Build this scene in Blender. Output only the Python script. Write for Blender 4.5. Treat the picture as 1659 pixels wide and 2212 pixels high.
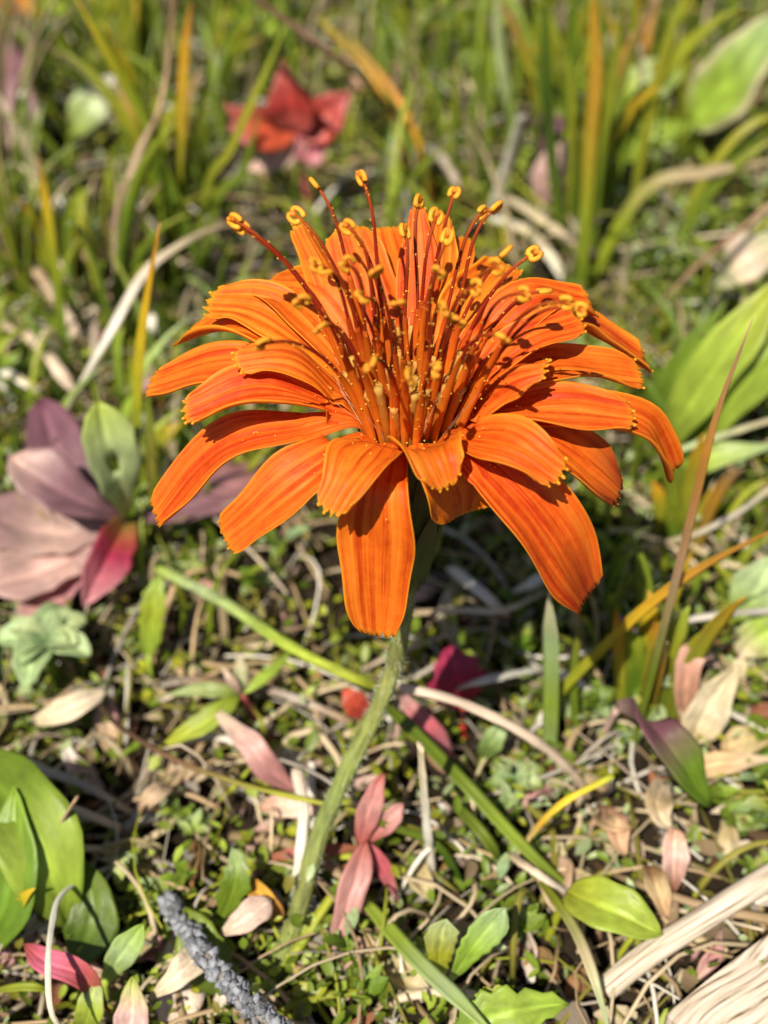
import bpy, math, random
import numpy as np
from mathutils import Vector, noise as mnoise

# ------------------------------------------------------------------ scene, camera, light
for o in list(bpy.data.objects): bpy.data.objects.remove(o)
SC = bpy.context.scene
COL = SC.collection
S = 0.01                                   # builder units are centimetres
PITCH = math.radians(42.0)
CAM = np.array([0.0, -7.9, 11.46])
FPX = 2800.0                               # focal length in units of a 1659-wide picture
RGT = np.array([1.0, 0, 0]); FWD = np.array([0, math.cos(PITCH), -math.sin(PITCH)]); UPV = np.array([0, math.sin(PITCH), math.cos(PITCH)])
cd = bpy.data.cameras.new('camera'); cam = bpy.data.objects.new('camera', cd); COL.objects.link(cam)
cam.location = CAM*S; cam.rotation_euler = (math.pi/2-PITCH, 0, 0)
cd.sensor_fit = 'VERTICAL'; cd.sensor_height = 36.0; cd.sensor_width = 27.0
cd.lens = 36.0*FPX/2212.0
cd.clip_start = 0.005; cd.clip_end = 100
cd.dof.use_dof = True; cd.dof.focus_distance = 9.95*S; cd.dof.aperture_fstop = cd.lens/1.7
SC.camera = cam

SUN = np.array([-0.24, -0.52, 0.82]); SUN = SUN/np.linalg.norm(SUN)
w = bpy.data.worlds.new('World'); SC.world = w; w.use_nodes = True
nt = w.node_tree; bg = nt.nodes['Background']
sky = nt.nodes.new('ShaderNodeTexSky'); sky.sky_type = 'NISHITA'; sky.sun_disc = False
sky.sun_elevation = math.asin(SUN[2]); sky.sun_rotation = math.atan2(SUN[0], SUN[1])
nt.links.new(sky.outputs[0], bg.inputs[0]); bg.inputs[1].default_value = 0.05
sl = bpy.data.lights.new('sun', 'SUN'); sl.energy = 5.0; sl.angle = math.radians(0.5); sl.color = (1.0, 0.92, 0.78)
so = bpy.data.objects.new('sun', sl); COL.objects.link(so)
so.rotation_euler = Vector(SUN).to_track_quat('Z', 'Y').to_euler(); so.location = SUN*0.5
SC.view_settings.view_transform = 'Standard'; SC.view_settings.look = 'None'; SC.view_settings.gamma = 1
SC.view_settings.use_curve_mapping = False; SC.view_settings.exposure = 0.52

rnd = random.Random(7); RN = np.random.RandomState(11)

# ------------------------------------------------------------------ helpers
def nrm(v):
    v = np.asarray(v, float); l = np.linalg.norm(v); return v/l if l > 1e-9 else v
def ray(px, py): return RGT*((px-829.5)/FPX)-UPV*((py-1106)/FPX)+FWD
def PZ(px, py, z):                       # where the line of sight meets height z
    d = ray(px, py); return CAM+d*((z-CAM[2])/d[2])
def PY(px, py, y):
    d = ray(px, py); return CAM+d*((y-CAM[1])/d[1])
def spline(pts, n):
    P = np.asarray(pts, float)
    if len(P) == 2: return P[0]+(P[1]-P[0])*np.linspace(0, 1, n)[:, None]
    if len(P) == 3:
        c = 2*P[1]-.5*(P[0]+P[2]); t = np.linspace(0, 1, n)[:, None]
        return (1-t)**2*P[0]+2*t*(1-t)*c+t*t*P[2]
    Q = np.vstack([2*P[0]-P[1], P, 2*P[-1]-P[-2]]); L = np.r_[0, np.cumsum(np.linalg.norm(np.diff(P, axis=0), axis=1))]
    out = []
    for s in np.linspace(0, L[-1], n):
        i = min(max(np.searchsorted(L, s)-1, 0), len(P)-2); t = (s-L[i])/max(L[i+1]-L[i], 1e-9)
        a, b, c, d = Q[i:i+4]
        out.append(.5*((2*b)+(c-a)*t+(2*a-5*b+4*c-d)*t*t+(3*b-a-3*c+d)*t**3))
    return np.array(out)
def tangents(P):
    T = np.gradient(P, axis=0); return T/np.maximum(np.linalg.norm(T, axis=1), 1e-9)[:, None]
def lerpcols(cols, t):
    cols = np.asarray(cols, float)
    if len(cols) == 1: return np.repeat(cols, len(t), 0)
    x = np.linspace(0, 1, len(cols)); return np.stack([np.interp(t, x, cols[:, k]) for k in range(3)], 1)
def gridfaces(nu, nv, closed=False, off=0):
    F = []
    m = nv if closed else nv-1
    for i in range(nu-1):
        for j in range(m):
            a = i*nv+j; b = i*nv+(j+1) % nv
            F.append((off+a, off+b, off+b+nv, off+a+nv))
    return F

def mesh_data(name, V, F, mat, cols=None, uv=None, smooth=True):
    me = bpy.data.meshes.new(name); me.from_pydata((np.asarray(V)*S).tolist(), [], F)
    if cols is not None:
        a = me.color_attributes.new('Col', 'FLOAT_COLOR', 'POINT')
        c = np.ones((len(V), 4)); c[:, :3] = cols; a.data.foreach_set('color', c.ravel())
    if uv is not None:
        u = me.attributes.new('uvp', 'FLOAT2', 'POINT'); u.data.foreach_set('vector', np.asarray(uv, float).ravel())
    if smooth: me.polygons.foreach_set('use_smooth', [True]*len(me.polygons))
    me.materials.append(mat); me.update(); return me
def link(name, me, parent=None, origin=None):
    o = bpy.data.objects.new(name, me); COL.objects.link(o)
    if parent is not None: o.parent = parent
    elif origin is not None: o.location = np.asarray(origin)*S
    return o
def mk(name, V, F, mat, parent=None, origin=None, cols=None, uv=None, smooth=True, solid=0):
    """one mesh object; V in world centimetres, origin = base of the thing"""
    org = np.zeros(3) if origin is None else np.asarray(origin)
    me = mesh_data(name, np.asarray(V)-org, F, mat, cols, uv, smooth)
    o = link(name, me, parent, None if parent is not None else org)
    if solid:
        m = o.modifiers.new('thickness', 'SOLIDIFY'); m.thickness = solid*S; m.offset = 0
    return o
def empty(name, loc):
    o = bpy.data.objects.new(name, None); COL.objects.link(o); o.location = np.asarray(loc)*S; o.empty_display_size = .002; return o
def tag(o, label, cat, group=None, kind=None):
    if label: o['label'] = label
    if cat: o['category'] = cat
    if group: o['group'] = group
    if kind: o['kind'] = kind
    return o

def tube(P, R, k=8, squash=None, N0=(0, 0, 1)):
    """closed tube round a path; squash flattens along the normal"""
    P = np.asarray(P); T = tangents(P); n = len(P); R = np.broadcast_to(R, (n,)); V = []
    for i in range(n):
        W = np.cross(T[i], N0); W = nrm(W) if np.linalg.norm(W) > .05 else nrm(np.cross(T[i], (0.3, 1, 0.1)))
        Nn = np.cross(W, T[i])
        for j in range(k):
            a = 2*math.pi*j/k
            V.append(P[i]+R[i]*(W*math.cos(a)+Nn*math.sin(a)*(squash or 1)))
    F = gridfaces(n, k, True)
    F.append(tuple(range(k))[::-1]); F.append(tuple((n-1)*k+j for j in range(k)))
    return np.array(V), F
def blade_mesh(P, width, N0, prof=None, fold=.25, roll=0., thick=.09):
    """grass blade: closed, thin, keeled section"""
    n = len(P); T = tangents(P); t = np.linspace(0, 1, n)
    wv = width*(prof(t) if prof else np.clip(np.minimum(.7+1.2*t, 1.0)*np.minimum(1, (1.03-t)*3.4), .03, 1))
    V = []; t4 = []
    for i in range(n):
        W = np.cross(T[i], N0); W = nrm(W) if np.linalg.norm(W) > .05 else nrm(np.cross(T[i], (.2, .3, 1)))
        Nn = np.cross(W, T[i]); a = roll*t[i]; W, Nn = W*math.cos(a)+Nn*math.sin(a), Nn*math.cos(a)-W*math.sin(a)
        h = wv[i]/2; th = max(thick*h, .006)
        for (x, y) in ((-1, fold), (-.5, fold*.4), (0, 0), (.5, fold*.4), (1, fold), (.5, fold*.4-2*th/h), (0, -2*th/h), (-.5, fold*.4-2*th/h)):
            V.append(P[i]+W*h*x+Nn*h*y); t4.append(((x+1)/2, t[i]))
    F = gridfaces(n, 8, True); F.append(tuple(range(8))[::-1]); F.append(tuple((n-1)*8+j for j in range(8)))
    return np.array(V), F, np.array(t4)

OUT = {
 'oval': lambda t: np.sin(np.pi*np.clip(t, 0, 1)**.85)**.75,
 'lance': lambda t: np.sin(np.pi*np.clip(t, 0, 1)**.8)**1.1,
 'obov': lambda t: np.clip(.12+.88*np.sin(np.pi*.5*np.clip(t/.75, 0, 1))**1.6, 0, 1)*np.clip((1.0-t)/.17, 0, 1)**.55,
 'strap': lambda t: np.clip(.35+t*1.6, 0, 1)*np.clip((1.0-t)/.3, 0, 1)**.7,
}
def leaf_mesh(P, width, N0, outline='oval', fold=.15, curl=0., roll=0., nu=15, nv=9, tooth=0., teeth=7, wav=0., seed=0):
    n = len(P); T = tangents(P); t = np.linspace(0, 1, n); wv = OUT[outline](t); wv = np.maximum(wv, .03)
    r = np.random.RandomState(seed); ph = r.rand(4)*6.28
    if tooth: wv = wv*(1-tooth*(np.abs(((t*teeth+ph[0]) % 1)-.5)*2)**1.3)
    V = []; uv = []
    L = np.linalg.norm(P[-1]-P[0])
    for i in range(n):
        W = np.cross(T[i], N0); W = nrm(W) if np.linalg.norm(W) > .05 else nrm(np.cross(T[i], (.2, .3, 1)))
        Nn = np.cross(W, T[i]); a = roll*t[i]; W, Nn = W*math.cos(a)+Nn*math.sin(a), Nn*math.cos(a)-W*math.sin(a)
        h0 = width/2*wv[i]
        for j in range(nv):
            x = -1+2*j/(nv-1); sg = 1.7 if x < 0 else 0.
            h = h0*(1+.07*math.sin(t[i]*8+ph[3]+sg)+.045*math.sin(t[i]*19+ph[2]+sg*2))
            rip = wav*width*(math.sin(t[i]*11+ph[1]+x*2)*abs(x)+.5*math.sin(t[i]*23+ph[2]))
            z = h*(fold*abs(x)+curl*x*x)+rip*.5
            z += -.035*width*math.exp(-(x*8)**2)                     # sunken midrib
            z += .012*width*math.sin((t[i]*1.0-abs(x)*.25)*38)*(1-abs(x))
            V.append(P[i]+W*h*x*(1-.12*abs(curl)*x*x)+Nn*z); uv.append(((x+1)/2, t[i]))
    return np.array(V), gridfaces(n, nv), np.array(uv)

# ------------------------------------------------------------------ materials
def newmat(name):
    m = bpy.data.materials.new(name); m.use_nodes = True; t = m.node_tree; t.nodes.clear()
    return m, t, t.nodes, t.links
def plantmat(name, transl=.35, rough=.45, spec=.4, streak=(9, .9), var=.25, bump=.25, fibre=False, huevar=.02):
    m, t, N, L = newmat(name)
    out = N.new('ShaderNodeOutputMaterial'); p = N.new('ShaderNodeBsdfPrincipled'); tr = N.new('ShaderNodeBsdfTranslucent'); mx = N.new('ShaderNodeMixShader')
    col = N.new('ShaderNodeAttribute'); col.attribute_name = 'Col'
    uv = N.new('ShaderNodeAttribute'); uv.attribute_name = 'uvp'
    oi = N.new('ShaderNodeObjectInfo')
    mp = N.new('ShaderNodeMapping'); mp.inputs['Scale'].default_value = (streak[0], streak[1], 1)
    L.new(uv.outputs['Vector'], mp.inputs['Vector'])
    cb = N.new('ShaderNodeCombineXYZ'); L.new(oi.outputs['Random'], cb.inputs[2])
    sc = N.new('ShaderNodeVectorMath'); sc.operation = 'MULTIPLY_ADD'; L.new(cb.outputs[0], sc.inputs[0]); sc.inputs[1].default_value = (0, 0, 40); L.new(mp.outputs[0], sc.inputs[2])
    nz = N.new('ShaderNodeTexNoise'); nz.inputs['Scale'].default_value = 1.0; nz.inputs['Detail'].default_value = 4; L.new(sc.outputs[0], nz.inputs['Vector'])
    tc = N.new('ShaderNodeTexCoord'); n2 = N.new('ShaderNodeTexNoise'); n2.inputs['Scale'].default_value = 190; n2.inputs['Detail'].default_value = 7; n2.inputs['Roughness'].default_value = .62
    L.new(tc.outputs['Object'], n2.inputs['Vector'])
    ad = N.new('ShaderNodeMath'); ad.operation = 'ADD'; L.new(nz.outputs[0], ad.inputs[0]); L.new(n2.outputs[0], ad.inputs[1])
    mr = N.new('ShaderNodeMapRange'); mr.inputs[1].default_value = .6; mr.inputs[2].default_value = 1.4; mr.inputs[3].default_value = 1-var*1.5; mr.inputs[4].default_value = 1+var*1.5
    L.new(ad.outputs[0], mr.inputs[0])
    hs = N.new('ShaderNodeHueSaturation'); L.new(col.outputs['Color'], hs.inputs['Color']); L.new(mr.outputs[0], hs.inputs['Value'])
    hr = N.new('ShaderNodeMapRange'); hr.inputs[3].default_value = .5-huevar; hr.inputs[4].default_value = .5+huevar; L.new(oi.outputs['Random'], hr.inputs[0]); L.new(hr.outputs[0], hs.inputs['Hue'])
    L.new(hs.outputs[0], p.inputs['Base Color']); L.new(hs.outputs[0], tr.inputs['Color'])
    p.inputs['Roughness'].default_value = rough; p.inputs['Specular IOR Level'].default_value = spec
    bp = N.new('ShaderNodeBump'); bp.inputs['Strength'].default_value = bump; bp.inputs['Distance'].default_value = .0004; L.new(ad.outputs[0], bp.inputs['Height']); L.new(bp.outputs[0], p.inputs['Normal'])
    mx.inputs[0].default_value = transl; L.new(p.outputs[0], mx.inputs[1]); L.new(tr.outputs[0], mx.inputs[2]); L.new(mx.outputs[0], out.inputs[0])
    return m
M_leaf = plantmat('leaf', .38, .42, .45, (6, 6), .27, .35)
M_grass = plantmat('grass', .42, .40, .5, (14, .8), .22, .25)
M_dry = plantmat('dry_plant', .16, .55, .35, (16, 1.0), .28, .5)
M_dryleaf = plantmat('dry_leaf', .2, .6, .3, (7, 7), .26, .6, huevar=.03)
M_stuff = plantmat('litter', .12, .7, .25, (5, 5), .3, .5, huevar=0)
M_stem = plantmat('flower_stem', .12, .5, .35, (22, 3.0), .42, .9, huevar=0)

def petalmat():
    m, t, N, L = newmat('petal')
    out = N.new('ShaderNodeOutputMaterial'); p = N.new('ShaderNodeBsdfPrincipled'); tr = N.new('ShaderNodeBsdfTranslucent'); mx = N.new('ShaderNodeMixShader')
    uv = N.new('ShaderNodeAttribute'); uv.attribute_name = 'uvp'; col = N.new('ShaderNodeAttribute'); col.attribute_name = 'Col'
    oi = N.new('ShaderNodeObjectInfo'); sep = N.new('ShaderNodeSeparateColor'); L.new(col.outputs['Color'], sep.inputs[0])
    cb = N.new('ShaderNodeCombineXYZ'); L.new(oi.outputs['Random'], cb.inputs[2])
    def stripes(sx, sy, det):
        mp = N.new('ShaderNodeMapping'); mp.inputs['Scale'].default_value = (sx, sy, 1); L.new(uv.outputs['Vector'], mp.inputs['Vector'])
        sc = N.new('ShaderNodeVectorMath'); sc.operation = 'MULTIPLY_ADD'; L.new(cb.outputs[0], sc.inputs[0]); sc.inputs[1].default_value = (0, 0, 60); L.new(mp.outputs[0], sc.inputs[2])
        nz = N.new('ShaderNodeTexNoise'); nz.inputs['Scale'].default_value = 1; nz.inputs['Detail'].default_value = det; L.new(sc.outputs[0], nz.inputs['Vector']); return nz
    a = stripes(11, 1.0, 3); b = stripes(34, 3, 4)
    ad = N.new('ShaderNodeMath'); ad.operation = 'MULTIPLY_ADD'; L.new(b.outputs[0], ad.inputs[0]); ad.inputs[1].default_value = .55; L.new(a.outputs[0], ad.inputs[2])
    tcp = N.new('ShaderNodeTexCoord'); fz = N.new('ShaderNodeTexNoise'); fz.inputs['Scale'].default_value = 900; fz.inputs['Detail'].default_value = 6; fz.inputs['Roughness'].default_value = .7; L.new(tcp.outputs['Object'], fz.inputs['Vector'])
    ad0 = ad; ad = N.new('ShaderNodeMath'); ad.operation = 'MULTIPLY_ADD'; L.new(fz.outputs[0], ad.inputs[0]); ad.inputs[1].default_value = .45; L.new(ad0.outputs[0], ad.inputs[2])
    ad1 = ad; ad = N.new('ShaderNodeMath'); ad.operation = 'SUBTRACT'; L.new(ad1.outputs[0], ad.inputs[0]); ad.inputs[1].default_value = .225
    # grooves between the ribs are a deeper red, stored in the green channel
    gm = N.new('ShaderNodeMath'); gm.operation = 'MULTIPLY_ADD'; L.new(sep.outputs['Green'], gm.inputs[0]); gm.inputs[1].default_value = -.17; L.new(ad.outputs[0], gm.inputs[2])
    cr = N.new('ShaderNodeValToRGB'); L.new(gm.outputs[0], cr.inputs[0]); e = cr.color_ramp.elements
    e[0].position = .52; e[0].color = (.60, .072, .004, 1); e[1].position = 1.05 if False else 1.0; e[1].color = (.88, .27, .022, 1)
    k = cr.color_ramp.elements.new(.72); k.color = (.81, .165, .010, 1)
    # yellow margin and callused tip
    my = N.new('ShaderNodeMixRGB'); L.new(sep.outputs['Red'], my.inputs[0]); L.new(cr.outputs[0], my.inputs[1]); my.inputs[2].default_value = (.90, .44, .025, 1)
    # withered tip; on the large drooping petal, tip shade painted into the colour
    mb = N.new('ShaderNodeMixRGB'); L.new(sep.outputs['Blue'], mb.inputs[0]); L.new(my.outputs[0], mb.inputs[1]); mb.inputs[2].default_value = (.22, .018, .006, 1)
    hs = N.new('ShaderNodeHueSaturation'); L.new(mb.outputs[0], hs.inputs['Color'])
    hr = N.new('ShaderNodeMapRange'); hr.inputs[3].default_value = .492; hr.inputs[4].default_value = .510; L.new(oi.outputs['Random'], hr.inputs[0]); L.new(hr.outputs[0], hs.inputs['Hue'])
    L.new(hs.outputs[0], p.inputs['Base Color']); L.new(hs.outputs[0], tr.inputs['Color'])
    p.inputs['Roughness'].default_value = .52; p.inputs['Specular IOR Level'].default_value = .30
    bp = N.new('ShaderNodeBump'); bp.inputs['Strength'].default_value = .45; bp.inputs['Distance'].default_value = .00025; L.new(ad.outputs[0], bp.inputs['Height']); L.new(bp.outputs[0], p.inputs['Normal'])
    mx.inputs[0].default_value = .38; L.new(p.outputs[0], mx.inputs[1]); L.new(tr.outputs[0], mx.inputs[2]); L.new(mx.outputs[0], out.inputs[0])
    return m
M_petal = petalmat()
M_tube = plantmat('floret', .42, .6, .25, (9, 1.5), .2, .3, huevar=.006)
M_pollen = plantmat('pollen', .15, .6, .3, (3, 3), .15, .3, huevar=.0)

def soilmat():
    m, t, N, L = newmat('soil'); out = N.new('ShaderNodeOutputMaterial'); p = N.new('ShaderNodeBsdfPrincipled'); tc = N.new('ShaderNodeTexCoord')
    a = N.new('ShaderNodeTexNoise'); a.inputs['Scale'].default_value = 260; a.inputs['Detail'].default_value = 8; L.new(tc.outputs['Object'], a.inputs['Vector'])
    cr = N.new('ShaderNodeValToRGB'); L.new(a.outputs[0], cr.inputs[0]); e = cr.color_ramp.elements
    e[0].position = .3; e[0].color = (.010, .007, .004, 1); e[1].position = .75; e[1].color = (.036, .024, .014, 1)
    L.new(cr.outputs[0], p.inputs['Base Color']); p.inputs['Roughness'].default_value = .95; p.inputs['Specular IOR Level'].default_value = .15
    bp = N.new('ShaderNodeBump'); bp.inputs['Strength'].default_value = .9; bp.inputs['Distance'].default_value = .002; L.new(a.outputs[0], bp.inputs['Height']); L.new(bp.outputs[0], p.inputs['Normal'])
    L.new(p.outputs[0], out.inputs[0]); return m
M_soil = soilmat()
def woodmat():
    m, t, N, L = newmat('weathered_wood'); out = N.new('ShaderNodeOutputMaterial'); p = N.new('ShaderNodeBsdfPrincipled')
    uv = N.new('ShaderNodeAttribute'); uv.attribute_name = 'uvp'
    mp = N.new('ShaderNodeMapping'); mp.inputs['Scale'].default_value = (46, 1.3, 1); L.new(uv.outputs['Vector'], mp.inputs['Vector'])
    a = N.new('ShaderNodeTexNoise'); a.inputs['Scale'].default_value = 1; a.inputs['Detail'].default_value = 7; a.inputs['Distortion'].default_value = .12; L.new(mp.outputs[0], a.inputs['Vector'])
    cr = N.new('ShaderNodeValToRGB'); L.new(a.outputs[0], cr.inputs[0]); e = cr.color_ramp.elements
    e[0].position = .36; e[0].color = (.13, .08, .045, 1); e[1].position = .66; e[1].color = (.74, .66, .55, 1)
    k = cr.color_ramp.elements.new(.46); k.color = (.52, .42, .31, 1)
    L.new(cr.outputs[0], p.inputs['Base Color']); p.inputs['Roughness'].default_value = .75
    bp = N.new('ShaderNodeBump'); bp.inputs['Strength'].default_value = .5; bp.inputs['Distance'].default_value = .0003; L.new(a.outputs[0], bp.inputs['Height']); L.new(bp.outputs[0], p.inputs['Normal'])
    L.new(p.outputs[0], out.inputs[0]); return m
M_wood = woodmat()

PAL = dict(green=(.17, .25, .022), ygreen=(.36, .39, .03), lime=(.36, .47, .06), yellow=(.74, .50, .03), gold=(.58, .31, .04), orange=(.68, .24, .02),
  tan=(.48, .34, .19), straw=(.62, .50, .32), white=(.78, .73, .63), gray=(.42, .37, .31), brown=(.20, .115, .055), dbrown=(.07, .042, .025),
  mauve=(.27, .14, .165), pink=(.58, .27, .27), palepink=(.63, .43, .37), rose=(.54, .12, .13), red=(.56, .06, .04), crimson=(.38, .03, .05), dgreen=(.06, .11, .016),
  pgreen=(.44, .54, .26), cream=(.70, .57, .42), peach=(.62, .37, .23), rust=(.32, .125, .06), purple=(.18, .07, .10), olive=(.24, .22, .035), bluegreen=(.17, .29, .12))
def cs(s): return [PAL[k] for k in s.split()]

# ------------------------------------------------------------------ the ground
def gz(x, y):
    f = 1/(1+((x/40)**2+(y/60)**2)**2)
    return f*(.28*mnoise.noise((x*.35, y*.35, 1.7))+.12*mnoise.noise((x*1.1, y*1.1, 4.2))+.05*mnoise.noise((x*3.1, y*3.1, 9.2)))-.12
def build_ground():
    n = 190; q = np.linspace(-1, 1, n); s = np.sinh(q*6.2)/np.sinh(6.2)
    xs = s*3000+q*9; ys = s*3000+q*14+9
    V = []; uv = []
    for y in ys:
        for x in xs: V.append((x, y, gz(x, y)))
    o = mk('ground', V, gridfaces(n, n), M_soil); o['kind'] = 'structure'
build_ground()

# ------------------------------------------------------------------ the orange flower
FC = PY(880, 905, 0.0)                     # centre of the flower head
STEMP = [PY(886, 1150, 0.02), PY(880, 1260, 0.02), PY(864, 1390, 0.0), PY(833, 1490, -.15), PY(762, 1640, -.45), PY(697, 1790, -.85), PY(660, 1900, -1.15), PY(622, 2030, -1.5), PY(598, 2095, -1.7)]
base = STEMP[-1].copy(); base[2] = gz(base[0], base[1])-.1
STEMP.append(base)
flower = empty('orange_flower', base)
tag(flower, 'bright orange wildflower with many toothed petals on a slender leaning green stem', 'flower')
P = spline(STEMP, 60); t = np.linspace(0, 1, 60)
P = P+np.stack([.012*np.sin(t*17), .012*np.cos(t*13), 0*t], 1)
V, F = tube(P, .074+.018*t+.004*np.sin(t*29)+.003*np.sin(t*71), 14)
c = lerpcols([(.14, .15, .035), (.23, .25, .07), (.25, .27, .075), (.22, .27, .065), (.24, .26, .075), (.20, .26, .055)], np.repeat(t, 14))
stem = mk('stem', V, F, M_stem, flower, base, c, np.stack([np.tile(np.arange(14)/14, 60), np.repeat(t*6, 14)], 1))
# short down on the stem
V = []; F = []
for i in range(1600):
    k = rnd.randrange(2, 57); th = rnd.random()*6.28; ctr = P[k]+(P[k+1]-P[k])*rnd.random()
    W = nrm(np.cross(P[k+1]-P[k], (.3, .2, 1))); W2 = nrm(np.cross(P[k+1]-P[k], W)); d = W*math.cos(th)+W2*math.sin(th)
    a = ctr+d*.07; b = ctr+d*(.09+.04*rnd.random())+np.array([rnd.gauss(0, .02), rnd.gauss(0, .02), rnd.gauss(0, .03)]); s_ = nrm(np.cross(d, (0, 0, 1)))*.0035
    n0 = len(V); V += [a-s_, a+s_, b]; F.append((n0, n0+1, n0+2))
h = mk('hair', V, F, M_stem, stem, base, np.repeat([(.55, .58, .45)], len(V), 0), np.zeros((len(V), 2))); h['kind'] = 'stuff'
# involucre: cup with overlapping bracts
ax = nrm(FC-STEMP[1]); A0 = STEMP[1]; LH = np.linalg.norm(FC-A0)
t = np.linspace(0, 1, 16); R = .10+.22*np.sin(t*1.5)**.8
V, F = tube(A0+ax*(t*LH)[:, None], R, 18)
cup = mk('involucre', V, F, M_stem, flower, base, np.repeat([(.07, .10, .02)], len(V), 0), np.zeros((len(V), 2)))
X0 = nrm(np.cross(ax, (0, 1, 0))); Y0 = np.cross(ax, X0)
for ring, (nn, l0, l1, flare) in enumerate(((9, .02, .72, .10), (11, .1, 1.02, .05))):
    for i in range(nn):
        th = 2*math.pi*(i+.37*ring+.1*rnd.random())/nn; d = X0*math.cos(th)+Y0*math.sin(th)
        tt = np.linspace(0, 1, 9); hh = l0+(l1-l0)*tt; rr = .10+.22*np.sin(np.clip(hh, 0, 1)*1.5)**.8+.025+.015*(1-ring)+flare*tt**3*rnd.uniform(.3, 1.6)
        Pp = A0+ax*(hh*LH)[:, None]+d*rr[:, None]
        V, F, uv = leaf_mesh(Pp, .21, d, 'lance', -.2, -.2, nv=7)
        c = lerpcols([(.10, .15, .03), (.09, .13, .03), (.12, .06, .04)], uv[:, 1])
        mk('bract', V, F, M_stem, flower, base, c, uv, solid=.012)

NV = 26
def petal(pts, width, cup=0., roll=(0, 0), r0=.32, tipdark=0., wt=.70, teeth=1., bead=1., az=None, wob=.02, seed=0, nu=34):
    """pts: (px, py, height above the flower centre) along the middle of the petal"""
    r = np.random.RandomState(seed+100)
    Q = [PZ(a, b, FC[2]+z) for a, b, z in pts]
    d = Q[0]-FC; d[2] = 0; d = nrm(d) if az is None else np.array([math.cos(az), math.sin(az), 0])
    b0 = FC+d*r0+np.array([0, 0, -.12])
    b1 = FC+d*(r0+.12)+np.array([0, 0, .06+.05*min(Q[0][2]-FC[2], .8)])
    P = spline([b0, b1]+Q, 120)
    L = np.r_[0, np.cumsum(np.linalg.norm(np.diff(P, axis=0), axis=1))]; tt = np.linspace(0, 1, nu)
    def at(s): return np.stack([np.interp(s*L[-1], L, P[:, k]) for k in range(3)], -1)
    Pc = at(tt); T = tangents(Pc); V = []; uv = []; cc = []
    W0 = np.cross((0, 0, 1.0), d)
    ph = r.rand(6)*6.28; dep = .026*r.uniform(.7, 1.3)*teeth*2.0/L[-1]
    lob = np.cumsum(np.r_[0, r.uniform(.8, 1.2, 5)]); lob = lob/lob[-1]
    tl = r.uniform(.4, 1.3, 5)
    for i in range(nu):
        u = tt[i]
        wv = 1.05*width/2*(.24+.76*math.sin(min(u/.60, 1)*math.pi/2)**1.3)*(1-(1-wt)*max(0, (u-.50)/.50)**2)
        wv *= 1+.04*math.sin(u*9+ph[0])
        Wd = W0-np.dot(W0, T[i])*T[i]; Wd = nrm(Wd); Nn = np.cross(T[i], -Wd)
        if Nn[2] < 0 and u < .3: Nn = -Nn
        a = roll[0]+(roll[1]-roll[0])*u; Wr = Wd*math.cos(a)+Nn*math.sin(a); Nr = Nn*math.cos(a)-Wd*math.sin(a)
        for j in range(NV):
            v = j/(NV-1); x = 2*v-1
            q = min(int(np.searchsorted(lob, v, side='right')-1), 4); p = (v-lob[q])/(lob[q+1]-lob[q])
            sn = max(math.sin(math.pi*p), 0)
            sh = (dep*tl[q]*(1-sn**.8)+.095/L[-1]*abs(x)**3.2)*max(0, (u-.75)/.25)**1.5
            c0 = Pc[i]-T[i]*sh*L[-1]
            groove = (1-sn)**1.5 if 0 < j < NV-1 else 0
            rib = .021*(sn**.6-.5)*min(1, u*2.5)*(.5+.5*min(1, u*1.5))
            zz = cup*wv*x*x*min(1, u*2)+rib+wob*math.sin(u*6+ph[1]+x*1.4)+wob*.7*math.sin(u*13+x*3+ph[2])*min(1, u*2)*abs(x)
            zz += .006*math.sin(v*61+ph[3]+2*math.sin(u*5+ph[4]))*min(1, u*2)
            lat = x*wv*(1-.18*min(abs(cup), 1)*x*x)+.010*math.sin(u*15+ph[5])*x
            V.append(c0+Wr*lat+Nr*zz); uv.append((v, u))
            yel = max(0, (abs(x)-.955)/.045)*.55*min(1, u*2.2); yel = max(yel, .85*max(0, (u-.965)/.035)*(sn*.6+.4))
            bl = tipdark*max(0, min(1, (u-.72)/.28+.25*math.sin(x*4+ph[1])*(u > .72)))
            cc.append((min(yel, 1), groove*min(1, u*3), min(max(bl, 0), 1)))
    F = gridfaces(nu, NV)
    if bead:                                  # swollen yellow callus on each tooth
        n0 = len(V)
        for q in range(5):
            if r.rand() < .22: continue
            j = int(round((lob[q]+lob[q+1])/2*(NV-1))); e = V[(nu-1)*NV+j]; e2 = V[(nu-2)*NV+j]; dd = nrm(e-e2)
            rr = .0100*bead*r.uniform(.45, 1.3); st = len(V)
            for a in range(1, 4):
                for b in range(6):
                    th = math.pi*a/4; f = 2*math.pi*b/6
                    V.append(e+rr*(1.5*dd*math.cos(th)+nrm(Wr)*math.sin(th)*math.cos(f)+Nr*math.sin(th)*math.sin(f))); uv.append((.5, 1)); cc.append((1, 0, tipdark*.6))
            V.append(e+dd*rr*1.6); uv.append((.5, 1)); cc.append((1, 0, tipdark*.6))
            F += gridfaces(3, 6, True, st); F += [(st+b, st+18, st+(b+1) % 6) for b in range(6)]
    return mk('petal', np.array(V), F, M_petal, flower, base, np.array(cc), uv, solid=.007), Pc

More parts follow.
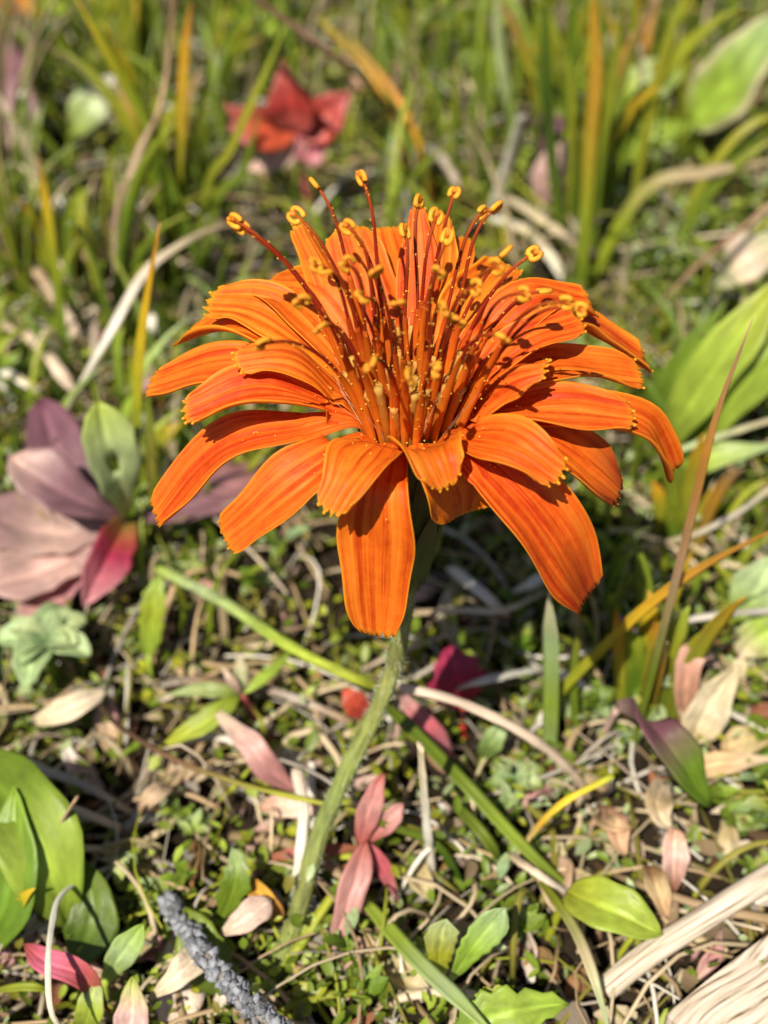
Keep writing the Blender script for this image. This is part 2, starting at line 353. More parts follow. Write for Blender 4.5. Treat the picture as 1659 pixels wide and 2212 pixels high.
k = .00356
PET = [
 dict(p=[(822, 1060, -.02), (818, 1200, -.55), (815, 1380, -1.28)], w=160, cup=-.28, wt=.60, bead=0),
 dict(p=[(775, 1005, .26), (712, 1112, .06)], w=140, cup=-.25, roll=(0, -.25), wt=.62),
 dict(p=[(640, 1035, .02), (486, 1170, -.52)], w=126, cup=-.25, roll=(0, .25), bead=.6),
 dict(p=[(640, 925, .06), (480, 970, -.1), (330, 1122, -.72)], w=134, cup=-.22, roll=(0, .15), bead=0),
 dict(p=[(560, 848, .34), (394, 896, .26)], w=112, cup=-.45, roll=(0, .15)),
 dict(p=[(500, 795, .22), (315, 832, -.05)], w=138, cup=-.18, roll=(0, .12), bead=.5),
 dict(p=[(640, 772, .52), (503, 774, .56)], w=96, cup=.2, roll=(0, .3)),
 dict(p=[(540, 705, .36), (385, 742, .02)], w=126, cup=-.4, roll=(0, .1), bead=0),
 dict(p=[(590, 680, .42), (446, 650, .40)], w=138, cup=-.2, roll=(0, .35)),
 dict(p=[(660, 655, .52), (560, 618, .38)], w=150, cup=-.35, roll=(0, .3), bead=.4),
 dict(p=[(705, 600, .66), (642, 478, 1.0)], w=84, cup=.9, roll=(.2, .2), bead=1.2),
 dict(p=[(785, 610, .55), (744, 488, .82)], w=160, cup=.15, roll=(0, .2), bead=.8),
 dict(p=[(860, 590, .50), (838, 490, .62)], w=170, cup=.1, bead=.4),
 dict(p=[(903, 570, .66), (902, 436, 1.02)], w=104, cup=.35, wt=.40, bead=.8),
 dict(p=[(945, 580, .58), (955, 464, .84)], w=96, cup=.2, roll=(0, -.3), bead=.6),
 dict(p=[(975, 630, .36), (1012, 545, .42)], w=110, cup=.1, bead=.4),
 dict(p=[(1030, 650, .48), (1098, 566, .55)], w=140, cup=-.3, roll=(0, -.15), bead=.6),
 dict(p=[(1150, 655, .60), (1288, 664, .42)], w=128, cup=-.3, roll=(0, -.3)),
 dict(p=[(1180, 690, .45), (1290, 715, .25), (1402, 795, -.12)], w=140, cup=-.3, roll=(0, -.2), bead=.6),
 dict(p=[(1130, 735, .56), (1258, 688, .58)], w=110, cup=-.15, roll=(0, -.25)),
 dict(p=[(1200, 790, .32), (1392, 812, .12)], w=124, cup=-.25, roll=(0, -.15)),
 dict(p=[(1085, 815, .46), (1182, 782, .66)], w=114, cup=.55, roll=(0, -.1)),
 dict(p=[(1190, 880, .26), (1370, 903, .14)], w=128, cup=-.2, roll=(0, -.12), bead=1.1),
 dict(p=[(1230, 900, .06), (1375, 915, -.05), (1425, 965, -.32), (1453, 1032, -.68)], w=110, cup=-.6, roll=(0, -.6), wt=.6, tipdark=.25, bead=.3),
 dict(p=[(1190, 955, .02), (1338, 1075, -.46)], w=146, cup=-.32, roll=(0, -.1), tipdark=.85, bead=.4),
 dict(p=[(1100, 960, .26), (1216, 1030, .14)], w=128, cup=-.2, roll=(0, -.25), bead=1.1),
 dict(p=[(1060, 1010, .02), (1165, 1130, -.38), (1270, 1300, -1.2)], w=186, cup=-.35, roll=(0, -.05), tipdark=.7, wt=.62, bead=0),  # tip darkened in colour as shade, where it turns away from the sun
 dict(p=[(930, 985, .30), (966, 1056, 0.16)], w=142, cup=-.35, roll=(0, .2), wt=.62),
 dict(p=[(975, 1010, .0), (1000, 1065, -.26), (1004, 1116, -.56)], w=185, cup=-.3, roll=(0, -.15), teeth=.5, bead=0, wt=.55),
 dict(p=[(1040, 740, .44), (1140, 640, .5)], w=104, cup=-.2, roll=(0, -.2)),
 dict(p=[(960, 640, .46), (1000, 505, .60)], w=96, cup=.3, bead=.4),
]
petals = []
for i, q in enumerate(PET):
    q = dict(q); o, Pc = petal(q.pop('p'), q.pop('w')*k, seed=i, **q); petals.append(Pc)

# florets: tube, style and forked curled stigma
def sphere_hit(px, py, L, back):
    d = nrm(ray(px, py)); oc = CAM-FC; b = np.dot(d, oc); c = np.dot(oc, oc)-L*L; D = b*b-c
    if L < 0: return CAM+d*(-b+L)
    if D < 0: return CAM+d*(-b)
    return CAM+d*(-b+(math.sqrt(D) if back else -math.sqrt(D)))
pollen_at = []
def floret(px, py, L=1.75, back=True, bend=.25, curl=1, tl=.6, seed=0, r0=None):
    r = np.random.RandomState(seed+500)
    tip = sphere_hit(px, py, L, back); d = tip-FC; hd = d.copy(); hd[2] = 0; rad = np.linalg.norm(hd); hd = nrm(hd)
    b0 = FC+hd*(r0 if r0 is not None else min(.36, .10+.24*rad))+np.array([r.normal(0, .02), r.normal(0, .02), -.05])
    ctrl = b0+(tip-b0)*.55+np.array([0, 0, bend*1.1])-hd*bend*.35
    tt = np.linspace(0, 1, 40)[:, None]; P = (1-tt)**2*b0+2*tt*(1-tt)*ctrl+tt*tt*tip
    P = P+np.array([r.normal(0, .035), r.normal(0, .035), 0])*np.sin(tt*5.5)*tt+hd*(.10*np.clip(tt-.72, 0, 1)**2/.078*r.uniform(.2, 1.3)-.0)+np.array([0, 0, -1.])*(.05*np.clip(tt-.8, 0, 1)**2/.04*r.uniform(0, 1.4))
    n = int(40*tl); s = np.linspace(0, 1, n)
    R = (.024+.012*np.sin(np.clip(s*1.3, 0, 1)*np.pi*.7))*(1-.42*np.clip((s-.45)/.55, 0, 1)**1.3)*r.uniform(.85, 1.15)*(1+.05*np.sin(s*40)); R[-2:] *= np.array([.95, .8])
    V, F = tube(P[:n], R, 9, .8, (0, -1, .3))
    th = np.tile(np.arange(9)/9, n); V = V+nrm(hd)*0
    c = lerpcols([(.86, .26, .02), (.84, .22, .014), (.78, .17, .010), (.58, .08, .006)], np.repeat(s, 9))
    tb = mk('floret_tube', V, F, M_tube, flower, base, c, np.stack([th, np.repeat(s*2, 9)], 1))
    Q = P[n-3:]; m = len(Q)
    V, F = tube(Q, .0145*(1-.15*np.linspace(0, 1, m)), 7)
    st = mk('style', V, F, M_tube, tb, base, lerpcols([(.42, .04, .008), (.34, .03, .008), (.5, .10, .012)], np.repeat(np.linspace(0, 1, m), 7)), np.zeros((len(V), 2)))
    T = nrm(P[-1]-P[-3]); side = nrm(np.cross(T, (r.normal(), r.normal(), .3)))
    V = []; F = []; cc = []
    for sg in (-1, 1):
        a = np.linspace(0, math.pi*r.uniform(1.3, 1.9)*curl, 11); rr = r.uniform(.017, .026)
        Pa = P[-1]+T*(np.sin(a)*rr*1.9)[:, None]+side*(sg*(1-np.cos(a))*rr)[:, None]
        v, f = tube(Pa, np.linspace(.016, .021, 11)*np.where(np.arange(11) == 10, .6, 1), 7); f = [tuple(x+len(V) for x in q) for q in f]
        cc += lerpcols([(.62, .17, .012), (.80, .33, .02), (.85, .42, .03)], np.repeat(np.linspace(0, 1, 11), 7)).tolist()
        V += v.tolist(); F += f
    mk('stigma', V, F, M_pollen, tb, base, np.array(cc), np.zeros((len(V), 2)))
    for i in range(16):
        q = r.randint(n//3, 38); pollen_at.append(P[q]+nrm(r.normal(0, 1, 3))*(.058 if q < n-2 else .022))
FL = [(522, 462, -0.42, 0, .35), (540, 478, -0.36, 0, .35), (562, 492, -0.45, 0, .3), (672, 457, -0.40, 0, .25), (692, 396, -0.25, 0, .2), (785, 390, -0.25, 0, .25), (770, 482, -0.70, 0, .2), (680, 562, 1.8, 0, .3), (700, 566, 1.75, 0, .3),
 (963, 412, -0.28, 0, .15), (1028, 450, -0.30, 0, .2), (1060, 446, -0.35, 0, .25), (1075, 543, -0.40, 0, .25), (1125, 542, -0.40, 0, .25), (1156, 606, -0.45, 0, .25), (1200, 632, 1.85, 0, .3), (1225, 650, 1.8, 0, .3),
 (940, 512, -0.60, 0, .2), (946, 576, 1.75, 0, .2), (950, 640, 1.7, 0, .2), (1010, 605, 1.7, 0, .25), (782, 630, 1.65, 0, .25), (706, 700, 1.65, 0, .3), (582, 736, 1.7, 0, .4), (820, 752, 1.6, 0, .3), (880, 772, 1.55, 0, .3), (942, 792, 1.6, 0, .3),
 (1062, 708, 1.65, 0, .3), (745, 550, 1.75, 0, .2), (862, 640, 1.65, 0, .2), (912, 440, -0.20, 0, .15), (930, 480, -0.40, 0, .15), (870, 500, -0.40, 0, .15), (830, 570, 1.7, 0, .15), (990, 690, 1.55, 0, .25), (1110, 620, 1.7, 0, .25), (1030, 560, 1.75, 0, .2), (655, 640, 1.75, 0, .25), (800, 520, -0.40, 0, .15)]
for i, (a, b, L, bk, bd) in enumerate(FL): floret(a, b, L, bool(bk), bd, seed=i, tl=.46+.14*((i*37) % 10)/10)
# unopened florets in the middle
for i in range(64):
    th = i*2.399; rr = .036*math.sqrt(i)+.01; d = np.array([math.cos(th), math.sin(th), 0]); hgt = .44+.14*rr/.25+rnd.uniform(-.08, .1)
    b0 = FC+d*rr+np.array([0, 0, -.08]); e = b0+d*(.05+rr*.45)+np.array([0, 0, hgt]); P = spline([b0, (b0+e)/2-d*.015, e], 12); s = np.linspace(0, 1, 12)
    V, F = tube(P, .026+.012*np.sin(s*2.8)+.004*np.sin(s*40), 7)
    mk('floret_bud', V, F, M_tube, flower, base, lerpcols([(.5, .16, .02), (.66, .22, .02), (.64, .26, .03), (.74, .42, .09)], np.repeat(s, 7)), np.zeros((len(V), 2)))
    for q in range(7): pollen_at.append(P[rnd.randrange(5, 12)]+nrm(np.array([rnd.gauss(0, 1) for _ in range(3)]))*.036)
# silky pappus between the florets
V = []; F = []
for i in range(70):
    th = rnd.random()*6.28; rr = .3*math.sqrt(rnd.random())+.02; d = np.array([math.cos(th), math.sin(th), 0]); l = rnd.uniform(.35, .72)
    a = FC+d*rr+np.array([0, 0, -.08]); b = a+d*rnd.uniform(.05, .35)+np.array([rnd.gauss(0, .04), rnd.gauss(0, .04), l]); s_ = np.array([.004, 0, 0]); n0 = len(V)
    V += [a-s_, a+s_, b+s_*.5, b-s_*.5]; F.append((n0, n0+1, n0+2, n0+3))
pp = mk('pappus', V, F, M_stuff, flower, base, np.repeat([(.70, .50, .28)], len(V), 0), np.zeros((len(V), 2))); pp['kind'] = 'stuff'
for Pc in petals:
    for i in range(8):
        q = rnd.randrange(4, 17); pollen_at.append(Pc[min(q, len(Pc)-1)]+np.array([rnd.gauss(0, .06), rnd.gauss(0, .06), .022]))
OCT = np.array([(1, 0, 0), (0, 1, 0), (-1, 0, 0), (0, -1, 0), (0, 0, 1), (0, 0, -1)], float)
OF = [(0, 1, 4), (1, 2, 4), (2, 3, 4), (3, 0, 4), (1, 0, 5), (2, 1, 5), (3, 2, 5), (0, 3, 5)]
V = []; F = []
for q in pollen_at:
    n0 = len(V); V += (q+OCT*rnd.uniform(.005, .0095)).tolist(); F += [tuple(x+n0 for x in f) for f in OF]
pl = mk('pollen', V, F, M_pollen, flower, base, np.repeat([(.88, .50, .06)], len(V), 0), np.zeros((len(V), 2))); pl['kind'] = 'stuff'

# ------------------------------------------------------------------ plants and litter round the flower
GRD = (0, 0, 1.0)
def pts3(pts, mode, lean=0.):
    """mode 'stand': first point on the soil, the rest rise in an upright plane; 'lie': (px, py, height)"""
    if mode == 'stand':
        b = PZ(pts[0][0], pts[0][1]+(130 if pts[0][1] < 760 else 0), 0.0); n = len(pts)-1; g = gz(b[0], b[1])
        out = [b*1.0]; out[0][2] = g-.15
        for i, p in enumerate(pts[1:], 1): out.append(PY(p[0], p[1], b[1]+lean*(i/n)**1.5))
        return out
    return [PZ(a, b, z) for a, b, z in pts]
def to_ground(p, dx=0, dy=0):
    x, y = p[0]+dx, p[1]+dy; return np.array([x, y, gz(x, y)-.08])

def blade(name, cat, label, pts, wpx, cols, mode='stand', lean=0., n=22, N0=None, prof=None, fold=.3, roll=0., mat=None, group=None, parent=None, origin=None):
    P3 = pts3(pts, mode, lean); P = spline(P3, n)
    dep = np.dot(P3[len(P3)//2]-CAM, FWD); width = wpx*dep/FPX
    V, F, uv = blade_mesh(P, width, N0 or (-.35, -1, .45), prof, fold, roll)
    o = mk(name, V, F, mat or M_grass, parent, origin if parent else P[0], lerpcols(cs(cols), uv[:, 1]), uv)
    if parent is None: tag(o, label, cat, group)
    return o
def stalk(name, cat, label, pts, wpx, cols, mode='lie', lean=0., n=30, k=8, taper=.75, mat=None, group=None, rough=.1, seed=0, squash=.8):
    P3 = pts3(pts, mode, lean); P = spline(P3, n); t = np.linspace(0, 1, n)
    dep = np.dot(P3[len(P3)//2]-CAM, FWD); R = wpx*dep/FPX/2*(1-(1-taper)*t); r = np.random.RandomState(seed+3)
    R = R*(1+rough*(np.sin(t*31+r.rand()*6)*.5+np.sin(t*67+r.rand()*6)*.4))
    V, F = tube(P, R, k, squash)
    o = mk(name, V, F, mat or M_dry, None, P[0], lerpcols(cs(cols), np.repeat(t, k)), np.stack([np.tile(np.arange(k)/k, n), np.repeat(t*5, k)], 1))
    tag(o, label, cat, group); return o
def leafpart(name, P3, width, cols, parent, origin, N0=(0, -.45, 1), outline='oval', fold=.15, curl=0., roll=0., tooth=0., teeth=7, wav=.03, mat=None, seed=0, edge=None, n=17, hole=None):
    P = spline(P3, n); V, F, uv = leaf_mesh(P, width, N0, outline, fold, curl, roll, nv=11, tooth=tooth, teeth=teeth, wav=wav, seed=seed)
    c = lerpcols(cs(cols), uv[:, 1]); ax_ = np.abs(uv[:, 0]*2-1)
    c = c*(1+.35*np.exp(-(ax_*9)**2))[:, None]
    if edge: f = np.clip((ax_-.72)/.28, 0, 1)[:, None]; c = c*(1-f)+np.array(PAL[edge])*f
    if hole: F = [f for f in F if not (abs(uv[f[0]][0]-hole[0]) < .11 and abs(uv[f[0]][1]-hole[1]) < .07)]
    return mk(name, V, F, mat or M_leaf, parent, origin, c, uv, solid=max(.012, width*.02))
def leaf(name, cat, label, pts, wpx, cols, petiole=True, group=None, stemcol=None, **kw):
    """a leaf with a short stalk down to the soil"""
    P3 = [PZ(*p) for p in pts]; dep = np.dot(P3[0]-CAM, FWD); root = to_ground(P3[0], (P3[0]-P3[-1])[0]*.12, (P3[0]-P3[-1])[1]*.12)
    lie = kw.get('mat') is M_dryleaf
    if lie or not petiole:
        o = leafpart(name, P3, wpx*dep/FPX, cols, None, P3[0], **kw); tag(o, label, cat, group); return o
    th = empty(name, root); tag(th, label, cat, group)
    leafpart('blade', P3, wpx*dep/FPX, cols, th, root, **kw)
    Pp = spline([root, (root+P3[0])/2+np.array([0, 0, .02]), P3[0]+nrm(P3[1]-P3[0])*.05], 9)
    V, F = tube(Pp, np.linspace(.05, .035, 9), 6)
    mk('stalk', V, F, M_stem, th, root, np.repeat([PAL[stemcol or cols.split()[0]]], len(V), 0), np.zeros((len(V), 2)))
    return th

# --- grass blades that stand out
G = [
 ([(372, 500), (392, 250), (413, 5)], 27, 'green ygreen yellow gold', 0, 'upright green grass blade with a broad yellow and orange tip'),
 ([(150, 740), (118, 560), (82, 335)], 25, 'green green ygreen yellow rust', 0, 'short green blade with yellow and rust brown tip beside white bead'),
 ([(470, 520), (330, 300), (240, 130), (150, -30)], 26, 'green green ygreen yellow', 0, 'long yellow-green blade leaning over the pale green leaf'),
 ([(385, 500), (405, 380), (440, 210), (455, 90)], 18, 'green green ygreen', .5, 'slim green blade rising beside the yellow-tipped blade'),
 ([(365, 510), (355, 380), (335, 250), (330, 120)], 16, 'dgreen green ygreen', .4, 'thin dark green blade leaning away from the yellow-tipped blade'),
 ([(405, 515), (450, 400), (500, 320), (620, 50)], 19, 'green green ygreen lime', 0, 'slender pale green blade crossing the edge of the red leaf'),
 ([(425, 520), (470, 430), (520, 380), (560, 250)], 22, 'dgreen green green', 0, 'dark green blade curving up under the red lobed leaf'),
 ([(270, 1240), (292, 1000), (305, 740), (345, 482)], 24, 'green green ygreen yellow orange', 0, 'tall lime grass blade with orange tip behind the petals'),
 ([(325, 1200), (330, 1000), (318, 850)], 22, 'green olive green', .4, 'dull green blade beside the orange-tipped one'),
 ([(1255, 520), (1275, 330), (1290, 130), (1283, -40)], 30, 'green ygreen gold gold', 0, 'tall yellow-green blade with golden streaks behind the flower'),
 ([(1240, 510), (1290, 350), (1325, 160), (1350, -40)], 28, 'green green ygreen olive', 0, 'broad green blade fanning out from the golden streaked blade'),
 ([(1225, 420), (1185, 250), (1182, -40)], 26, 'green dgreen green', 0, 'dark green upright blade beside a curled white straw'),
 ([(1280, 430), (1300, 330), (1345, 180), (1385, 30)], 22, 'green green olive', .3, 'olive blade next to the broad fanning blade'),
 ([(1350, 400), (1420, 180), (1485, -20)], 24, 'green ygreen lime', 0, 'pale lime blade leaning toward the big leaf with the tan edge'),
 ([(1250, 330), (1240, 150), (1232, -40)], 20, 'dgreen green green', 0, 'narrow dark green blade between two taller green blades'),
 ([(1150, 250), (1085, 150), (1080, -40)], 26, 'green pgreen pgreen', .2, 'pale whitish green blade standing behind the bright white straw'),
 ([(1255, 480), (1390, 415), (1530, 372), (1680, 345)], 30, 'ygreen ygreen tan tan', 0, 'yellow-green blade arching low with a tan dried end'),
 ([(1430, 480), (1530, 420), (1680, 300)], 24, 'green green ygreen', 0, 'green blade slanting up under the tan-edged leaf'),
 ([(1440, 420), (1560, 330), (1690, 250)], 20, 'green ygreen ygreen', .3, 'thin yellow-green blade slanting beneath the tan-edged leaf'),
 ([(1360, 1640), (1440, 1330), (1490, 1130), (1545, 905), (1625, 690)], 20, 'green green tan gold tan', 0, 'tall thin stalk green below and tan above, taller than the flower'),
 ([(1345, 1570), (1338, 1420), (1330, 1318)], 26, 'green ygreen yellow gold', 0, 'short stubby blade with bright yellow end under the broad drooping dark-tipped petal'),
 ([(1400, 1500), (1440, 1340), (1500, 1180)], 20, 'green ygreen yellow', 0, 'short lime blade with yellow tip leaning away from the drooping petal'),
 ([(1190, 1640), (1192, 1450), (1186, 1280)], 38, 'pgreen lime pgreen cream', 0, 'wide pale green stem standing just under the large drooping petal'),
 ([(1120, 1610), (1180, 1530), (1310, 1390), (1420, 1290), (1530, 1215), (1700, 1130)], 26, 'green ygreen ygreen yellow gold gold', 0, 'long bent yellow-green blade turning golden toward its raised end'),
 ([(1385, 1540), (1410, 1420), (1440, 1300)], 16, 'dgreen green', .2, 'small dark green blade among yellow-tipped blades'),
 ([(1260, 1620), (1240, 1480), (1260, 1330)], 18, 'green green olive', .3, 'thin olive blade standing beside the wide pale green stem'),
 ([(300, 1020), (340, 960), (398, 915)], 34, 'olive ygreen yellow', 0, 'short wide yellow-olive blade under the drooping curved petals'),
 ([(-30, 1930), (60, 1895), (180, 1830)], 26, 'ygreen ygreen lime', 0, 'yellow-green blade lying across the broad smooth leaf'),
 ([(-20, 2060), (30, 1980), (75, 1920)], 30, 'green ygreen yellow', 0, 'stubby blade with yellow cut end below the broad leaf'),
 ([(640, 2040), (560, 2090), (480, 2140), (380, 2215)], 27, 'green lime pgreen', 0, 'light green folded blade sprawling from the foot of the flower stem'),
 ([(1010, 1900), (950, 1830), (860, 1790), (740, 1750)], 22, 'dgreen green olive', 0, 'dark green blade lying low behind the flower stem'),
]
for i, (p, wp, c, ln, lab) in enumerate(G): blade('grass_shoot', 'grass shoot', lab, p, wp, c, 'stand', ln, roll=rnd.uniform(-.5, .5))
L_ = [
 ([(1270, 1960, .1), (1130, 1830, .7), (1000, 1690, 1.1), (860, 1550, 1.0), (800, 1500, .5)], 34, 'green lime green green olive', 'long soft green blade lying diagonally below the tan arching stalk'),
 ([(790, 1950, .5), (900, 2075, .9), (1000, 2170, 1.0), (1080, 2250, .9)], 42, 'lime lime pgreen lime', 'thick lime grass blade lying flat beside the toothed lobes'),
 ([(1150, 1880, .3), (1230, 1990, .8), (1275, 2090, .9), (1320, 2240, .6)], 26, 'olive ygreen straw pgreen', 'grey-green grass stem with straw patches near the weathered twig'),
 ([(-20, 2145, .4), (50, 2132, .7), (110, 2140, .6)], 22, 'ygreen lime ygreen', 'thin lime blade by the hanging white strand'),
 ([(960, 1720, .5), (1040, 1800, .6), (1090, 1880, .2)], 30, 'dgreen green dgreen', 'dark green blade beside the long soft diagonal blade'),
]
for p, wp, c, lab in L_: blade('grass_shoot', 'grass shoot', lab, p, wp, c, 'lie', N0=GRD)

# --- dry straws and stalks
D = [
 ([(128, 935, .5), (175, 830, 1.6), (240, 715, 2.3), (310, 592, 2.6), (385, 532, 2.6), (470, 492, 2.2), (580, 478, 1.2), (640, 470, .2)], 23, 'straw white straw tan straw gray', 'long bent pale straw arching over the mauve leaflets'),
 ([(210, 620, .0), (235, 500, 1.8), (300, 345, 2.6), (352, 200, 3.4), (378, -20, 4.2)], 13, 'tan brown tan brown', 'thin brown stalk standing by the yellow-tipped blade'),
 ([(30, 320, .1), (38, 210, 1.5), (75, 90, 2.5), (125, -15, 3.4)], 20, 'straw tan straw', 'curved tan straw rising along the standing mauve leaf'),
 ([(95, 450, .1), (70, 330, .9), (50, 200, 2.2)], 24, 'white straw white', 'whitish flat straw behind the rust-tipped blade'),
 ([(-20, 505, 1.0), (40, 445, .9), (90, 405, .1)], 18, 'straw white tan', 'short pale straw touching the rust-tipped blade'),
 ([(-20, 700, .2), (40, 712, .8), (95, 755, 1.0), (155, 835, .9), (230, 880, .1)], 30, 'cream straw cream straw', 'wide cream straw curling above the mauve leaflet'),
 ([(-30, 790, .2), (20, 808, .7), (80, 840, .6), (130, 850, .1)], 26, 'white white straw', 'white papery straw near the cream curling straw'),
 ([(410, 200, .2), (490, 132, 1.0), (585, 72, 1.2)], 17, 'gray tan brown', 'short grey-brown twig above the red leaf'),
 ([(500, -40, 4.6), (640, 60, 4.4), (760, 150, 3.8), (850, 245, 2.4), (930, 340, .2)], 17, 'dbrown brown dbrown brown', 'dark thin twig arching down behind the red leaf'),
 ([(760, 90, 2.8), (850, 200, 2.2), (905, 310, 1.5), (935, 440, .2)], 22, 'olive gold yellow gold', 'golden curved stalk close behind the flower head'),
 ([(690, 40, 2.8), (800, 160, 2.4), (860, 290, 1.4), (880, 420, .2)], 18, 'olive gold brown', 'olive brown stalk running parallel to the golden curved one'),
 ([(1065, 455, .2), (1098, 345, 1.3), (1128, 250, 2.2)], 30, 'white white gray', 'bright white flat straw standing upright behind the flower head'),
 ([(860, 300, .8), (850, 340, .9), (832, 390, .2)], 26, 'white gray white', 'short broken white straw behind the tallest stigmas'),
 ([(895, 315, .3), (950, 335, .9), (985, 390, .9), (1010, 450, .2)], 26, 'white gray straw', 'grey-white straw bent in an arc behind the flower head'),
 ([(1090, 425, .2), (1180, 480, .8), (1285, 560, .2)], 25, 'cream straw palepink', 'pale straw slanting down beside the pinkish tan leaf'),
 ([(1060, 470, .2), (1140, 500, .6), (1200, 570, .6), (1230, 640, .1)], 30, 'white straw white', 'soft whitish straw curving round under the pinkish tan leaf'),
 ([(1150, 140, 1.3), (1170, 210, 1.1), (1215, 300, .1)], 26, 'white white gray', 'curled white straw under the narrow dark green blade'),
 ([(1330, 740, .2), (1420, 660, 1.2), (1520, 560, 2.0), (1690, 420, 2.6)], 15, 'brown tan brown tan', 'thin brown straw slanting over the long broad leaf'),
 ([(1330, 1190, .2), (1400, 1178, .8), (1490, 1158, 1.2), (1590, 1110, 1.5), (1690, 1035, 1.6)], 19, 'straw tan gray straw', 'grey-tan straw sweeping low behind the tall thin stalk'),
 ([(1335, 1410, .2), (1440, 1352, .9), (1540, 1330, 1.1), (1700, 1315, .8)], 21, 'white white gray white', 'crooked white straw with a kink by the pale smooth leaf'),
 ([(975, 1228, .3), (1030, 1272, .9), (1095, 1325, .7)], 30, 'white white straw', 'thick white straw behind the hanging front petal'),
 ([(1105, 1282, .3), (1150, 1258, .7), (1195, 1232, .6)], 30, 'white white gray', 'short white straw pointing under the broad drooping dark-tipped petal'),
 ([(880, 1325, .4), (1000, 1318, .8), (1090, 1318, .8), (1175, 1280, .4)], 17, 'tan cream straw', 'tan straw lying level beside the white straws'),
 ([(945, 1500, .3), (1010, 1478, .8), (1080, 1462, .9), (1190, 1440, .2)], 23, 'palepink white white', 'white and pink straw lying over the crimson leaf'),
 ([(1140, 1590, .2), (1175, 1545, .6), (1205, 1505, .6)], 24, 'gray white gray', 'short grey straw at the foot of the pale green stem'),
 ([(1215, 1455, .5), (1260, 1480, .6), (1315, 1505, .1)], 23, 'white white gray', 'small white straw by the bent yellow-green blade'),
 ([(1270, 1720, .05), (1235, 1668, .6), (1140, 1590, 1.3), (1000, 1520, 1.7), (860, 1482, 1.8)], 30, 'straw cream cream cream', 'tan arching stalk passing behind the flower stem'),
 ([(335, 1225, .6), (480, 1300, 1.4), (640, 1405, 1.6), (790, 1475, 1.5), (880, 1510, .3)], 33, 'lime pgreen lime ygreen straw', 'long thick pale green stalk running down to the flower stem'),
 ([(195, 1500, .3), (260, 1570, .9), (380, 1642, 1.1), (510, 1690, 1.2), (610, 1716, 1.2), (760, 1750, 1.1), (900, 1790, .6), (1020, 1850, .0)], 15, 'dbrown dbrown brown ygreen olive green', 'thin dark brown stalk turning green where it passes the stem'),
 ([(1095, 1880, .1), (1150, 1800, .8), (1215, 1735, 1.2), (1325, 1675, 1.4)], 19, 'tan straw gold yellow ygreen', 'golden dry blade with a yellow end leaning over litter'),
 ([(932, 1905, -.1), (921, 1770, 1.1), (908, 1610, 2.3)], 29, 'white white straw', 'upright bleached white straw beside the rose leaf'),
 ([(1100, 1845, .4), (1165, 1890, .7), (1240, 1935, .3)], 20, 'straw cream white', 'cream curved straw above the lime oval leaf'),
 ([(245, 1868, .2), (140, 1925, 1.0), (112, 2000, 1.3), (104, 2100, 1.4), (112, 2190, 1.3), (150, 2240, 1.0)], 15, 'straw white white cream', 'thin white strand hanging in an arc over the red-brown curled leaf'),
 ([(75, 1900, .1), (115, 1810, 1.0), (165, 1725, 1.8)], 22, 'tan straw tan', 'tan straw crossing the broad green leaf'),
 ([(545, 1480, .2), (640, 1510, .6), (760, 1560, .3)], 24, 'brown gray tan', 'grey-brown twig lying behind the middle of the stem'),
 ([(0, 1620, .2), (90, 1660, .6), (190, 1700, .5), (290, 1760, .1)], 22, 'tan straw gray straw', 'straw lying in the litter by the tan fragment'),
 ([(60, 1760, .2), (120, 1740, .6), (260, 1790, .3)], 24, 'white cream straw', 'bleached straw fragment under the tan crossing straw'),
 ([(350, 1480, .3), (450, 1470, .7), (560, 1500, .2)], 26, 'gray brown gray', 'curled grey-brown straw near the small star-shaped plant'),
 ([(1490, 1490, .2), (1580, 1540, .6), (1700, 1600, .4)], 18, 'white gray white', 'pale straw behind the dry tan leaf'),
 ([(1410, 1000, .4), (1500, 960, 1.2), (1690, 900, 1.2)], 20, 'straw pgreen straw', 'pale straw between the broad green leaves'),
 ([(160, 480, .2), (230, 640, .9), (265, 690, .1)], 22, 'straw tan straw', 'pale straw below the thin brown stalk'),
 ([(60, 560, .2), (150, 690, .8), (160, 740, .1)], 24, 'tan cream tan', 'cream straw between the rust-tipped and orange-tipped blades'),
 ([(470, 620, .2), (380, 560, .8), (300, 540, .2)], 15, 'gray straw gray', 'thin grey straw beneath the long bent pale straw'),
 ([(640, 1660, .9), (655, 1760, 1.0), (640, 1900, .6), (625, 1960, .0)], 25, 'cream white pgreen', 'pale papery sheath strip beside the lower stem'),
]
for i, (p, wp, c, lab) in enumerate(D):
    green = 'green stalk' in lab
    if not ('stalk' in lab or 'twig' in lab): wp *= 1.15
    stalk('stalk' if 'stalk' in lab or 'twig' in lab else 'straw', 'stalk' if 'stalk' in lab else ('twig' if 'twig' in lab else 'straw'), lab, p, wp, c, seed=i, squash=.75 if 'stalk' in lab or 'twig' in lab else .4, mat=M_stem if green else None, rough=.05 if green else .14)

